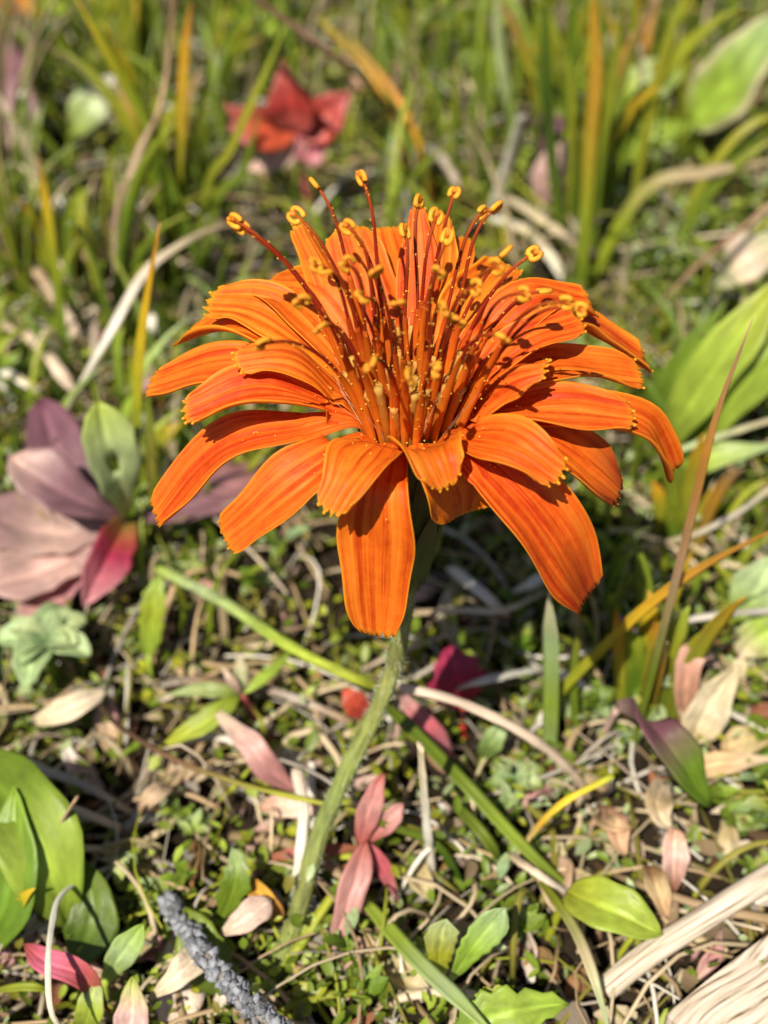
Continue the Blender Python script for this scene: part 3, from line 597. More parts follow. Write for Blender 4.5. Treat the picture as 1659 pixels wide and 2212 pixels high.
# --- leaves
def compound(name, cat, label, centre, leaves, stemcol='rust'):
    c = PZ(*centre); root = to_ground(c, .2, .3); th = empty(name, root); tag(th, label, cat)
    for i, q in enumerate(leaves):
        q = dict(q); P3 = [c]+[PZ(*p) for p in q.pop('p')]; dep = np.dot(P3[-1]-CAM, FWD)
        leafpart('leaflet', P3, q.pop('w')*dep/FPX, q.pop('c'), th, root, seed=i, tooth=q.pop('tooth', .10), teeth=q.pop('teeth', 5), wav=.06, **q)
    P = spline([root, (c+root)/2, c], 8); V, F = tube(P, np.linspace(.06, .04, 8), 7)
    mk('stalk', V, F, M_stem, th, root, np.repeat([PAL[stemcol]], len(V), 0), np.zeros((len(V), 2)))
    return th
compound('lobed_leaf', 'leaf', 'vivid red lobed autumn leaf standing behind the flower', (640, 290, 1.8), [
  dict(p=[(628, 220, 2.4), (606, 130, 3.0)], w=112, c='rose crimson rose', N0=(-.2, -1, .6), outline='lance', fold=.5),
  dict(p=[(565, 275, 2.0), (484, 225, 2.4)], w=96, c='red red rose', N0=(-.1, -1, .7), outline='lance', fold=.35),
  dict(p=[(560, 295, 1.8), (490, 268, 1.9)], w=64, c='red rose', N0=(0, -1, .6), outline='lance'),
  dict(p=[(690, 258, 2.0), (756, 200, 2.4)], w=104, c='rose red rose', N0=(.1, -1, .6), outline='oval', fold=.4),
  dict(p=[(668, 315, 1.6), (676, 362, 1.3)], w=96, c='pink rose pink', N0=(.2, -1, .7), outline='oval', fold=.3),
  dict(p=[(620, 325, 1.5), (530, 368, 1.1)], w=72, c='rose palepink palepink', N0=(0, -1, .9), outline='oval')], 'rose')
compound('compound_leaf', 'leaf', 'mauve and green leaf of spreading leaflets one of them holed', (276, 1125, .9), [
  dict(p=[(250, 1020, 2.1), (212, 866, 3.0)], w=122, c='lime pgreen pgreen lime', outline='obov', fold=.35, hole=(.45, .52), N0=(.2, -.6, 1)),
  dict(p=[(160, 1075, 1.5), (20, 985, 1.9)], w=120, c='purple mauve mauve palepink', outline='obov', fold=.4, N0=(0, -.4, 1)),
  dict(p=[(160, 1030, 1.3), (90, 860, 1.7)], w=120, c='purple mauve purple', outline='obov', fold=.3),
  dict(p=[(120, 1150, .9), (-60, 1090, 1.4)], w=150, c='mauve palepink mauve', outline='obov', fold=.15, tooth=.2),
  dict(p=[(140, 1210, .7), (-40, 1270, .9)], w=160, c='mauve palepink palepink', outline='obov', fold=.25, N0=(0, -.3, 1), tooth=.2),
  dict(p=[(150, 1250, .5), (50, 1340, .6)], w=100, c='mauve pink palepink', outline='obov', fold=.3, N0=(0, -.3, 1)),
  dict(p=[(238, 1200, .9), (180, 1310, .7)], w=96, c='olive crimson pink', outline='strap', fold=.8, N0=(.5, -.3, 1)),
  dict(p=[(420, 1085, 1.0), (590, 1010, .6)], w=110, c='purple mauve pink', outline='obov', fold=.2)], 'tan')
compound('weed', 'weed', 'small star-shaped green weed with pale tips on the litter', (520, 1500, .7), [
  dict(p=[(440, 1490, .8), (350, 1505, .5)], w=34, c='green pgreen', outline='lance'),
  dict(p=[(440, 1560, .7), (335, 1620, .4)], w=54, c='green lime ygreen', outline='lance', fold=.3),
  dict(p=[(580, 1455, .8), (645, 1390, .7)], w=26, c='lime lime', outline='lance'),
  dict(p=[(520, 1450, 1.0), (515, 1410, 1.2)], w=30, c='pgreen cream', outline='oval', N0=(0, -1, .3)),
  dict(p=[(500, 1470, 1.0), (480, 1440, 1.1)], w=22, c='palepink cream', outline='oval', N0=(0, -1, .3))], 'rose')
# grey-green fleshy rosette
def rosette(label, px, py, z, n, l0, wpx, cols, seed=0):
    r = np.random.RandomState(seed); c = PZ(px, py, z); root = to_ground(c); th = empty('rosette_plant', root); tag(th, label, 'plant'); dep = np.dot(c-CAM, FWD)
    for i in range(n):
        a = i*2.399+r.rand(); L = l0*dep/FPX*(.45+.6*i/n); e = np.array([math.cos(a)*L, math.sin(a)*L, .35*(1-i/n)*L*2-.1*i/n])
        leafpart('leaflet', [c, c+e*.55+np.array([0, 0, .15*L]), c+e], wpx*dep/FPX*(.6+.5*i/n), cols, th, root, outline='oval', fold=.3, curl=.3, seed=i, N0=(0, -.2, 1))
    V, F = tube(spline([root, (root+c)/2, c], 5), .06, 7); mk('stalk', V, F, M_stem, th, root, np.repeat([PAL['green']], len(V), 0), np.zeros((len(V), 2)))
rosette('grey-green rosette of rounded fleshy leaves below the mauve leaflets', 100, 1390, .7, 13, 120, 72, 'bluegreen pgreen pgreen', 4)
rosette('little blue-green rosette tucked by the tan arching stalk', 1110, 1690, .4, 9, 80, 48, 'bluegreen pgreen green', 9)
LV = [
 ('broad lime leaf with a tan withered edge', [(1490, 270, 1.0), (1580, 170, 2.0), (1700, 20, 3.2)], 140, 'lime lime pgreen', dict(edge='cream', fold=.2, N0=(-.3, -.8, 1))),
 ('bright green leaf under the withered-edged lime leaf', [(1330, 330, .6), (1400, 300, 1.0), (1490, 262, 1.2)], 80, 'green lime green', dict(outline='lance', N0=(0, -.9, 1))),
 ('round yellowish weed leaf beside the olive blade', [(1350, 190, 1.4), (1410, 170, 1.6), (1480, 150, 1.6)], 100, 'lime pgreen lime', dict(tooth=.25, N0=(0, -1, .8))),
 ('pale grey-green leaf near the broad green leaves', [(1545, 600, 1.2), (1610, 560, 1.7), (1700, 500, 1.9)], 100, 'pgreen cream pgreen', dict(N0=(0, -.7, 1))),
 ('long broad green leaf rising above its overlapping neighbour', [(1420, 985, .4), (1530, 820, 2.0), (1700, 590, 3.2)], 95, 'green lime lime ygreen', dict(outline='strap', fold=.3, N0=(-.4, -.8, .7))),
 ('second broad green leaf overlapping the long one', [(1460, 960, .4), (1570, 860, 1.7), (1710, 700, 2.6)], 105, 'green lime green', dict(outline='strap', fold=.3, N0=(-.3, -.8, .9))),
 ('darker green leaf tucked against the long broad leaf', [(1410, 930, .3), (1470, 800, 1.3), (1570, 650, 2.2)], 75, 'dgreen green green', dict(outline='lance', fold=.35, N0=(-.5, -.8, .7))),
 ('low light green leaf under the broad green leaves', [(1430, 1010, .4), (1520, 990, 1.0), (1690, 960, 1.2)], 70, 'green lime pgreen', dict(outline='lance', N0=(0, -.6, 1))),
 ('pale smooth leaf beside the kinked white straw', [(1600, 1350, .4), (1640, 1270, .9), (1680, 1200, 1.2)], 110, 'lime pgreen pgreen', dict(N0=(-.2, -.8, .8))),
 ('pale green leaf with tan base under the kinked white straw', [(1600, 1420, .3), (1650, 1370, .6), (1720, 1350, .7)], 95, 'cream lime pgreen', dict(N0=(0, -.8, .8))),
 ('purple-red and green folded leaf hanging over litter', [(1330, 1530, .9), (1400, 1560, 1.5), (1460, 1630, 1.4), (1535, 1745, .7)], 88, 'palepink mauve purple green green', dict(outline='strap', fold=.35, N0=(.5, -.6, .8))),
 ('glossy lime oval leaf folded along its middle', [(1225, 1925, .8), (1320, 1965, 1.0), (1430, 2020, .9)], 112, 'ygreen lime lime', dict(fold=.45, wav=.01, N0=(.2, -.5, 1), outline='oval')),
 ('upright lime toothed lobe of leaf', [(955, 2130, .4), (950, 2060, 1.0), (965, 1985, 1.4)], 74, 'lime ygreen pgreen', dict(outline='obov', tooth=.25, N0=(0, -1, .6))),
 ('slanting lime toothed lobe of leaf', [(965, 2130, .4), (1020, 2050, 1.1), (1092, 1960, 1.5)], 74, 'lime lime pgreen', dict(outline='obov', tooth=.2, N0=(0, -1, .6))),
 ('large jagged lime leaf by the thick lime blade', [(980, 2240, .7), (1090, 2190, .9), (1230, 2170, .8)], 130, 'green lime lime', dict(tooth=.4, teeth=6, N0=(0, -.6, 1))),
 ('small jagged yellow-green leaf above the large jagged one', [(1000, 2190, .6), (1060, 2160, .8), (1110, 2130, .9)], 60, 'lime ygreen', dict(tooth=.4, teeth=5)),
 ('broad smooth green leaf crossed by a tan straw', [(-60, 1640, 1.0), (60, 1790, 1.3), (150, 2010, .3)], 185, 'green green lime green', dict(outline='oval', fold=.3, wav=.015, N0=(.2, -.7, 1))),
 ('second broad green leaf tucked behind the broad smooth one', [(-40, 2060, .3), (20, 1900, 1.0), (30, 1700, 1.5)], 140, 'green green lime', dict(outline='oval', fold=.3, wav=.03, N0=(-.2, -.8, .8))),
 ('shaded green leaf under the broad smooth leaf', [(150, 2080, .2), (200, 1980, .6), (170, 1850, .8)], 110, 'dgreen green', dict(N0=(0, -.8, 1))),
 ('dark green leaf by the grey knobbly stem', [(480, 2150, .2), (440, 2060, .6), (400, 1960, .8)], 120, 'dgreen green green', dict(tooth=.15, N0=(0, -.7, 1))),
 ('pale lime leaf standing by the red curled leaf', [(225, 2120, .3), (265, 2060, .9), (310, 1995, 1.2)], 58, 'lime pgreen lime', dict(outline='strap', N0=(0, -1, .7))),
 ('lime leaf stub under the red curled leaf', [(175, 2230, .3), (195, 2180, .7), (205, 2110, .8)], 62, 'green lime pgreen', dict(N0=(0, -1, .7))),
 ('small toothed green leaf above the grey knobbly stem', [(470, 1990, .4), (510, 1900, .9), (500, 1830, 1.0)], 70, 'green green pgreen', dict(tooth=.35, teeth=5, N0=(0, -1, .7))),
 ('bright lime leaf behind the dark arching twig', [(620, 75, .7), (560, 50, 1.0), (475, 28, 1.0)], 52, 'lime lime ygreen', dict(outline='lance', N0=(0, -.9, 1))),
 ('whitish green leaf near the leaning yellow-green blade', [(150, 290, .4), (195, 230, 1.0), (245, 160, 1.3)], 76, 'lime pgreen white', dict(outline='oval', N0=(.3, -.9, .7))),
 ('large standing mauve leaf behind a curved tan straw', [(20, 330, .3), (10, 190, 1.2), (-25, 50, 1.8)], 130, 'palepink mauve purple', dict(N0=(.2, -1, .6))),
 ('orange-red and lime leaf near the standing mauve leaf', [(150, 10, 1.0), (70, 8, 1.2), (-30, 5, 1.3)], 60, 'lime lime orange red', dict(N0=(0, -1, .8))),
 ('pinkish tan leaf beside the bright white straw', [(1170, 440, .3), (1200, 370, .9), (1240, 300, 1.2)], 88, 'palepink palepink cream', dict(N0=(.2, -.9, .8))),
 ('dark purple leaf behind the pinkish tan leaf', [(1150, 330, .3), (1175, 280, .8), (1220, 235, 1.0)], 90, 'purple purple mauve', dict(N0=(-.4, -.3, 1))),
 ('pink narrow leaf hanging from behind the stem', [(790, 1815, .9), (755, 1940, .7), (700, 2095, .1)], 66, 'rose pink pink palepink', dict(outline='lance', fold=.3, N0=(.3, -.7, .8))),
 ('thin rose leaf forking from the pink narrow leaf', [(795, 1820, .8), (830, 1880, .6), (865, 1955, .2)], 34, 'rose rose pink', dict(outline='lance')),
 ('pink leaf reaching up to the stem', [(780, 1830, .7), (800, 1740, 1.2), (830, 1670, 1.4)], 50, 'rose pink rose', dict(outline='oval', N0=(0, -1, .7))),
 ('short pink lobe beside the reaching pink leaf', [(790, 1820, .7), (840, 1770, 1.0), (870, 1735, 1.1)], 46, 'rose pink pink', dict(outline='oval', N0=(0, -1, .7))),
 ('pale pink leaf lying beside the star-shaped weed', [(470, 1540, .8), (540, 1610, .9), (580, 1660, .7), (640, 1710, .3)], 54, 'cream palepink pink pink', dict(outline='strap', N0=(.1, -.7, 1))),
 ('crimson lobed leaf behind the pink straw', [(1000, 1530, .3), (985, 1460, .9), (970, 1395, 1.1)], 130, 'red crimson crimson', dict(tooth=.35, teeth=4, N0=(.1, -1, .7))),
 ('small crimson leaf close against the stem', [(800, 1555, .3), (770, 1520, .6), (740, 1490, .7)], 56, 'crimson red', dict(N0=(0, -1, .8))),
 ('rose leaf sloping down from the stem', [(870, 1500, .8), (920, 1570, .8), (985, 1650, .2)], 50, 'palepink rose pink', dict(outline='strap', N0=(.2, -.7, 1))),
 ('reddish leaf along the base of the pink leaves', [(560, 1860, .3), (660, 1840, .6), (800, 1830, .4)], 26, 'rust rose rust', dict(outline='strap')),
 ('yellow-green crinkled weed leaf under the mauve leaflets', [(320, 1420, .3), (330, 1320, .9), (345, 1240, 1.2)], 66, 'lime ygreen lime', dict(tooth=.35, teeth=6, N0=(0, -1, .7))),
 ('green leaf beside the little blue-green rosette', [(1040, 1640, .3), (1065, 1600, .7), (1090, 1560, .8)], 50, 'green pgreen', dict(N0=(0, -.9, .8))),
]
for i, (lab, p, wp, c, kw) in enumerate(LV): leaf('leaf', 'leaf', lab, p, wp, c, seed=i+20, **kw)
DL = [
 ('large dry tan leaf standing among paler litter', [(1495, 1605, .2), (1530, 1530, .7), (1595, 1435, 1.3)], 90, 'tan cream straw', dict(outline='oval', fold=.4, N0=(-.2, -1, .5))),
 ('pinkish dry leaf curled over beside the large dry tan leaf', [(1475, 1580, .1), (1480, 1480, .9), (1500, 1410, 1.3), (1545, 1420, 1.0)], 52, 'tan peach palepink', dict(outline='strap', fold=.5)),
 ('peach dry leaf lying flat by the large dry tan leaf', [(1560, 1625, .3), (1610, 1600, .5), (1690, 1590, .4)], 60, 'peach tan peach', dict(outline='lance', fold=.4)),
 ('folded peach leaf under the flat peach one', [(1480, 1680, .2), (1560, 1650, .5), (1690, 1640, .3)], 50, 'tan peach cream', dict(outline='lance', fold=.5)),
 ('peach forked dry leaf by the golden dry blade', [(1310, 1740, .2), (1330, 1790, .6), (1350, 1850, .5)], 50, 'peach peach tan', dict(outline='oval', fold=.4)),
 ('tan three-pointed dry leaf near the forked peach leaf', [(1290, 1760, .2), (1320, 1780, .7), (1370, 1790, .6)], 40, 'tan peach', dict(outline='lance', fold=.4)),
 ('long brown bud-like dry leaf hanging by the lime oval leaf', [(1460, 1790, .8), (1455, 1850, .7), (1455, 1930, .3)], 58, 'peach palepink rust', dict(outline='oval', fold=.6)),
 ('cream dry leaf in the cluster above the bud-like dry leaf', [(1440, 1690, .5), (1420, 1740, .8), (1450, 1790, .7)], 60, 'cream tan cream', dict(outline='oval', fold=.5)),
 ('brown dry bud near the grey weathered twig', [(1400, 1870, .4), (1420, 1920, .6), (1440, 1985, .3)], 50, 'rust tan peach', dict(outline='oval', fold=.6)),
 ('dark red-brown curled leaf crossed by the white strand', [(50, 2040, .9), (110, 2080, 1.0), (180, 2110, .9), (240, 2190, .5)], 58, 'rust rose rust rust', dict(outline='lance', fold=.5)),
 ('pale pink and lime dry leaf by the red-brown curled leaf', [(270, 2260, .3), (285, 2190, .7), (285, 2110, .9)], 72, 'palepink palepink lime', dict(outline='oval', fold=.2, N0=(0, -1, .7))),
 ('cream torn leaf fragment lying by the grey knobbly stem', [(320, 2160, .5), (380, 2110, .8), (445, 2050, .7)], 66, 'straw cream cream', dict(outline='obov', fold=.15)),
 ('pink and cream leaf fragment close to the stem foot', [(470, 2020, .5), (520, 1990, .8), (585, 1945, .8)], 64, 'cream palepink palepink', dict(outline='obov', fold=.15)),
 ('pale tan leaf fragment under the grey-brown curled straw', [(70, 1560, .3), (150, 1530, .6), (230, 1490, .5)], 56, 'straw cream cream', dict(outline='strap', fold=.3)),
 ('peach dry fragment beside the stem where dark stalk passes', [(560, 1745, .3), (630, 1740, .6), (700, 1755, .5)], 52, 'peach cream cream', dict(outline='oval', fold=.2)),
 ('tiny tan fragment above the dark brown stalk', [(370, 1700, .4), (330, 1720, .6), (300, 1760, .3)], 40, 'straw tan', dict(outline='oval', fold=.3)),
 ('golden rolled leaf close against the stem foot', [(530, 1900, .6), (570, 1940, .7), (610, 1990, .4)], 40, 'gold gold rust', dict(outline='strap', fold=.8)),
]
for i, (lab, p, wp, c, kw) in enumerate(DL): leaf('dry_leaf', 'dry leaf', lab, p, wp, c, mat=M_dryleaf, seed=i+70, wav=.06, **kw)

# --- grey knobbly dead stem (a beaded spike)
P = spline([PZ(365, 1945, .5), PZ(425, 2040, .9), PZ(515, 2145, 1.1), PZ(640, 2260, 1.0)], 60)
th = empty('knobbly_stem', P[0]); tag(th, 'grey knobbly dead stem lying across the litter', 'stem')
V, F = tube(P, .05, 7); mk('core', V, F, M_dry, th, P[0], np.repeat([PAL['gray']], len(V), 0)*.6, np.zeros((len(V), 2)))
def ico(rx, ry, rz, seed, nl=6, ns=8, lump=.15):
    r = np.random.RandomState(seed); V = []; ph = r.rand(3)*6
    for a in range(nl+1):
        for b in range(ns):
            t_ = math.pi*a/nl; f = 2*math.pi*b/ns; l = 1+lump*math.sin(3*f+ph[0]+2*t_)+lump*.6*math.sin(5*t_+ph[1])
            V.append((rx*l*math.sin(t_)*math.cos(f), ry*l*math.sin(t_)*math.sin(f), rz*l*math.cos(t_)))
    return np.array(V), gridfaces(nl+1, ns, True)
kn = []
for s in range(4):
    v, f = ico(.040, .034, .055, s, lump=.25); kn.append(mesh_data('knob', v, f, M_dry, np.repeat([np.array((.27, .28, .31))*(.6+.18*s)], len(v), 0), np.zeros((len(v), 2))))
T = tangents(P)
for i in range(240):
    k_ = rnd.randrange(0, 59); W = nrm(np.cross(T[k_], (0, 0, 1))); W2 = np.cross(W, T[k_]); a = rnd.random()*6.28
    o = link('knob', kn[i % 4], th); o.location = (P[k_]+(W*math.cos(a)+W2*math.sin(a))*.065+T[k_]*rnd.uniform(-.04, .04)-P[0])*S
    s = rnd.uniform(.6, 1.25); o.scale = (s, s, s); o.rotation_euler = (rnd.random()*6, rnd.random()*6, 0)

# --- weathered twig and piece of wood
def rough_rod(name, cat, label, pts, R, cols, mat, seed, k=18, n=40, flat=.8):
    P = spline(pts, n); T = tangents(P); r = np.random.RandomState(seed); t = np.linspace(0, 1, n); V = []; uv = []
    for i in range(n):
        W = nrm(np.cross(T[i], (0, 0, 1))); N_ = np.cross(W, T[i])
        for j in range(k):
            a = 2*math.pi*j/k; q = 1+.12*mnoise.noise((math.cos(a)*1.5+seed, math.sin(a)*1.5, t[i]*3))+.07*mnoise.noise((math.cos(a)*5, math.sin(a)*5+seed, t[i]*2))
            V.append(P[i]+R*q*(W*math.cos(a)+N_*math.sin(a)*flat)); uv.append((j/k if j/k < .5 else 1-j/k, t[i]*2))
    F = gridfaces(n, k, True); F.append(tuple(range(k))[::-1]); F.append(tuple((n-1)*k+j for j in range(k)))
    o = mk(name, V, F, mat, None, P[0], lerpcols(cs(cols), np.repeat(t, k)), uv); tag(o, label, cat); return o
rough_rod('twig', 'twig', 'weathered grey-white twig beside the lime oval leaf', [PZ(1305, 2140, .45), PZ(1400, 2062, .6), PZ(1520, 1985, .75), PZ(1720, 1860, .8)], .115, 'white white gray white gray white white', M_wood, 3)
def board(label, pts, w_, h_):
    P = spline(pts, 30); T = nrm(P[-1]-P[0]); W = nrm(np.cross(T, (0, 0, 1))); U = np.cross(W, T); prof = []
    for a in np.linspace(-1, 1, 13): prof.append((a*w_, h_*(1-.25*a*a)))
    for a in np.linspace(1, -1, 6): prof.append((a*w_*.98, -h_))
    V = []; uv = []; m = len(prof)
    for i, p in enumerate(P):
        for j, (a, b) in enumerate(prof):
            q = mnoise.noise((a*5, i*.05, 3.3))*.02+mnoise.noise((a*9, i*.03, 7.3))*.015
            V.append(p+W*(a+.025*mnoise.noise((i*.09, b*3, 1)))+U*(b+(q if b > 0 else 0))); uv.append((a/2+.05*mnoise.noise((i*.15, a*2, 5)), i/12))
    F = gridfaces(30, m, True); F.append(tuple(range(m))[::-1]); F.append(tuple(29*m+j for j in range(m)))
    o = mk('wood_piece', V, F, M_wood, None, P[0], None, uv, smooth=False); tag(o, label, 'wood')
board('bleached weathered piece of wood beside the grey twig', [PZ(1530, 2330, .6), PZ(1730, 2165, .65), PZ(1930, 2005, .65)], .55, .32)

# --- pale pebbles and seeds
for i, (px, py, z, r_, col_, lab) in enumerate([
  (126, 418, .35, .24, 'white', 'white oval seed head beside the rust-tipped blade'), (625, 1592, .3, .14, 'white', 'small whitish pebble behind the dark brown stalk'),
  (755, 1600, .3, .12, 'white', 'tiny white pebble close to the stem'), (565, 1880, .4, .13, 'white', 'white speck of stone above the golden rolled leaf'),
  (560, 1905, .25, .17, 'bluegreen', 'round green bud beneath the white speck of stone'), (640, 705, .6, .16, 'palepink', 'pink round bud under the long bent straw'),
  (770, 185, 1.2, .2, 'peach', 'peach round bud close to the red leaf'), (330, 700, .5, .18, 'white', 'whitish seed below the orange-tipped blade'),
  (1465, 500, .6, .2, 'pgreen', 'pale green round bud near the arching blade'), (1510, 1920, .4, .12, 'bluegreen', 'tiny green bud among the dry brown leaves')]):
    v, f = ico(r_*.8, r_, r_*.85, i, 8, 12, .06); p = PZ(px, py, z); p = np.array([p[0], p[1], gz(p[0], p[1])+r_*.6]) if z < .5 else p
    o = mk('bud' if 'bud' in lab else ('pebble' if 'pebble' in lab or 'stone' in lab else 'seed'), v+p, f, M_stuff, None, p, np.repeat([PAL[col_]], len(v), 0), v[:, :2]*3); tag(o, lab, 'bud' if 'bud' in lab else ('pebble' if 'pebble' in lab or 'stone' in lab else 'seed'))

# ------------------------------------------------------------------ repeated small plants and litter
def gpos(px, py): return PZ(px, py, 0.)
# things one can find, used to say where the small repeats grow
MARKS = [(q, PZ(*p)) for q, p in {
 'red lobed leaf': (640, 285, 0), 'holed mauve and green leaf': (230, 1050, 0), 'whitish green leaf': (190, 240, 0), 'rust-tipped blade': (110, 560, 0), 'white oval seed head': (126, 440, 0), 'yellow-tipped blade': (390, 470, 0),
 'dark arching twig': (800, 200, 0), 'upright flat white straw': (1090, 400, 0), 'pinkish tan leaf': (1200, 400, 0), 'golden streaked blade': (1270, 480, 0), 'tan-edged lime leaf': (1530, 250, 0), 'tan-ended arching blade': (1450, 400, 0),
 'long broad green leaf': (1500, 900, 0), 'kinked white straw': (1500, 1340, 0), 'wide pale green stem': (1190, 1600, 0), 'crimson lobed leaf': (985, 1470, 0), 'tan arching stalk': (1150, 1620, 0), 'large dry tan leaf': (1540, 1520, 0),
 'purple-red folded leaf': (1450, 1650, 0), 'glossy lime oval leaf': (1320, 1980, 0), 'weathered grey twig': (1480, 2030, 0), 'toothed lime lobes': (1000, 2080, 0), 'thick lime grass blade': (900, 2100, 0), 'foot of the flower stem': (600, 2090, 0),
 'grey knobbly stem': (450, 2080, 0), 'broad smooth green leaf': (80, 1830, 0), 'fleshy grey-green rosette': (100, 1400, 0), 'star-shaped weed': (500, 1510, 0), 'pale green thick stalk': (600, 1400, 0), 'narrow pink leaf': (750, 1950, 0),
 'upright bleached straw': (925, 1850, 0), 'dark brown stalk': (350, 1660, 0), 'hanging white strand': (110, 2120, 0), 'orange-tipped blade': (285, 1150, 0), 'long bent pale straw': (240, 760, 0), 'golden dry blade': (1150, 1830, 0), 'blue-green rosette': (1110, 1690, 0), 'bright green grass tip': (1330, 900, 0)}.items() if q != 'bright green grass tip']
def near(q): return min(MARKS, key=lambda m: (m[1][0]-q[0])**2+(m[1][1]-q[1])**2)[0]
CLEAR = [(470, 120, 770, 400, 640, 330), (0, 840, 300, 1340, 200, 1200), (1130, 230, 1270, 460, 1200, 440), (1480, 0, 1700, 280, 1500, 270), (1400, 560, 1700, 1030, 1450, 1000), (120, 150, 260, 300, 170, 300), (1040, 230, 1150, 470, 1065, 455),
         (330, 0, 460, 520, 375, 500), (60, 320, 160, 600, 130, 600), (1230, 0, 1380, 500, 1250, 500), (0, 1640, 220, 2000, 80, 1900), (0, 60, 70, 300, 20, 330), (1260, 340, 1659, 480, 1300, 470)]
def proj(p):
    d = np.asarray(p)-CAM; z = np.dot(d, FWD); return 829.5+FPX*d[0]/z, 1106-FPX*np.dot(d, UPV)/z
def blocked(root, tip):
    """a stray blade here would grow over one of the marked plants"""
    for x0, y0, x1, y1, bx, by in CLEAR:
        if root[1] < PZ(bx, by, 0)[1]+.3:
            for f in (.45, .75, 1.):
                u, v = proj(root+(tip-root)*f)
                if x0 < u < x1 and y0 < v < y1: return True
    return False
def copy_tree(root, loc, rz, sc):
    r = root.copy(); COL.objects.link(r); r.location = np.asarray(loc)*S; r.rotation_euler = (0, 0, rz); r.scale = (sc,)*3
    for ch in list(root.children):
        c = ch.copy(); COL.objects.link(c); c.parent = r
    return r
# tufts of fine grass
def make_tuft(seed, n, h, cols):
    r = np.random.RandomState(seed); th = empty('grass_tuft', (0, 0, 0))
    for i in range(n):
        a = r.rand()*6.28; l = h*r.uniform(.6, 1.1); ln = l*r.uniform(.1, .55); d = np.array([math.cos(a), math.sin(a), 0]); b = d*r.uniform(0, .2)+np.array([0, 0, -.1])
        P = spline([b, b+d*ln*.3+np.array([0, 0, l*.6]), b+d*ln+np.array([0, 0, l*r.uniform(.8, 1)])], 10)
        c = cols[r.randint(len(cols))]
        V, F, uv = blade_mesh(P, r.uniform(.08, .19), (r.normal()*.5-.2, -1, .4), None, .3, r.uniform(-.6, .6))
        mk('blade', V, F, M_grass, th, (0, 0, 0), lerpcols(cs(c), uv[:, 1]), uv)
    return th
GC = ['green green ygreen', 'green ygreen ygreen yellow', 'green ygreen ygreen', 'tan straw tan', 'dgreen green ygreen', 'green lime pgreen']
tufts = [make_tuft(s, 8, 3.6, GC) for s in range(4)]
TP = [(300, 330), (450, 420), (470, 140), (250, 300), (180, 480), (90, 240), (60, 640), (230, 170), (330, 90), (560, 90), (250, 760), (350, 640), (200, 900),
      (1010, 160), (1150, 200), (1220, 150), (1300, 200), (1390, 230), (1440, 560), (1540, 500), (1130, 60), (1260, 20), (1420, 60),
      (1330, 900), (1400, 1130), (1300, 1120), (1560, 1160), (1450, 1260), (1290, 1460), (1380, 1360), (60, 60), (880, 60), (700, 20), (1600, 330), (1350, 1000), (480, 240), (20, 420)]
used = set()
for i, (px, py) in enumerate(TP):
    q = gpos(px, py); q[2] = gz(q[0], q[1]); k_ = i % 4
    if blocked(q, q+np.array([0, 0, 2.6])): continue
    sc = rnd.uniform(.6, 1.15)*(.62 if py > 850 else 1)
    if k_ not in used: used.add(k_); o = tufts[k_]; o.location = q*S; o.rotation_euler = (0, 0, rnd.random()*6); o.scale = (sc,)*3
    else: o = copy_tree(tufts[k_], q, rnd.random()*6, sc)
    tag(o, 'loose tuft of fine grass blades growing nearest to the '+near(q), 'grass tuft', 'fine grass tufts by the '+near(q))
# tall broad-bladed clumps
def make_clump(seed, n, h, cols):
    r = np.random.RandomState(seed+40); th = empty('grass_clump', (0, 0, 0))
    for i in range(n):
        a = r.rand()*6.28; l = h*r.uniform(.55, 1.05); ln = l*r.uniform(.08, .4); d = np.array([math.cos(a), math.sin(a)*.6, 0]); b = d*r.uniform(0, .35)+np.array([0, 0, -.1])
        P = spline([b, b+d*ln*.3+np.array([0, 0, l*.6]), b+d*ln+np.array([0, 0, l*r.uniform(.85, 1)])], 14)
        V, F, uv = blade_mesh(P, r.uniform(.12, .24), (r.normal()*.4-.3, -1, .4), None, .3, r.uniform(-.5, .5))
        mk('blade', V, F, M_grass, th, (0, 0, 0), lerpcols(cs(cols[i % len(cols)]), uv[:, 1]), uv)
    return th
CC = ['green green ygreen ygreen', 'green ygreen ygreen yellow gold', 'dgreen green green', 'green ygreen lime', 'olive gold tan', 'green ygreen yellow']
for i, (px, py, h, lab) in enumerate([(385, 500, 4.2, 'dense clump of broad upright green blades round the yellow-tipped one'), (330, 430, 3.0, 'clump of broad green blades between whitish green leaf and yellow-tipped blade'), (1250, 520, 4.8, 'tall clump of broad blades round the golden streaked blade'),
      (1200, 330, 3.8, 'dark clump of broad blades behind the curled white straw'), (1350, 330, 4.0, 'clump of broad blades between the golden streaked blade and tan-edged leaf'), (150, 620, 2.4, 'low clump of blades round the rust-tipped blade'), (300, 200, 3.6, 'clump of broad blades behind the leaning yellow-green blade'),
      (1080, 120, 3.4, 'clump of pale blades behind the upright white straw'), (560, 120, 3.2, 'clump of blades behind the red lobed leaf'), (1480, 330, 2.8, 'clump of blades behind the tan-ended arching blade'), (1390, 1560, 2.6, 'short clump of blades behind the large dry tan leaf'), (1460, 1180, 2.4, 'clump of blades round the tall thin two-coloured stalk')]):
    q = gpos(px, py); q[2] = gz(q[0], q[1]); o = make_clump(i, 8, h, CC); o.location = q*S; tag(o, lab, 'grass clump')
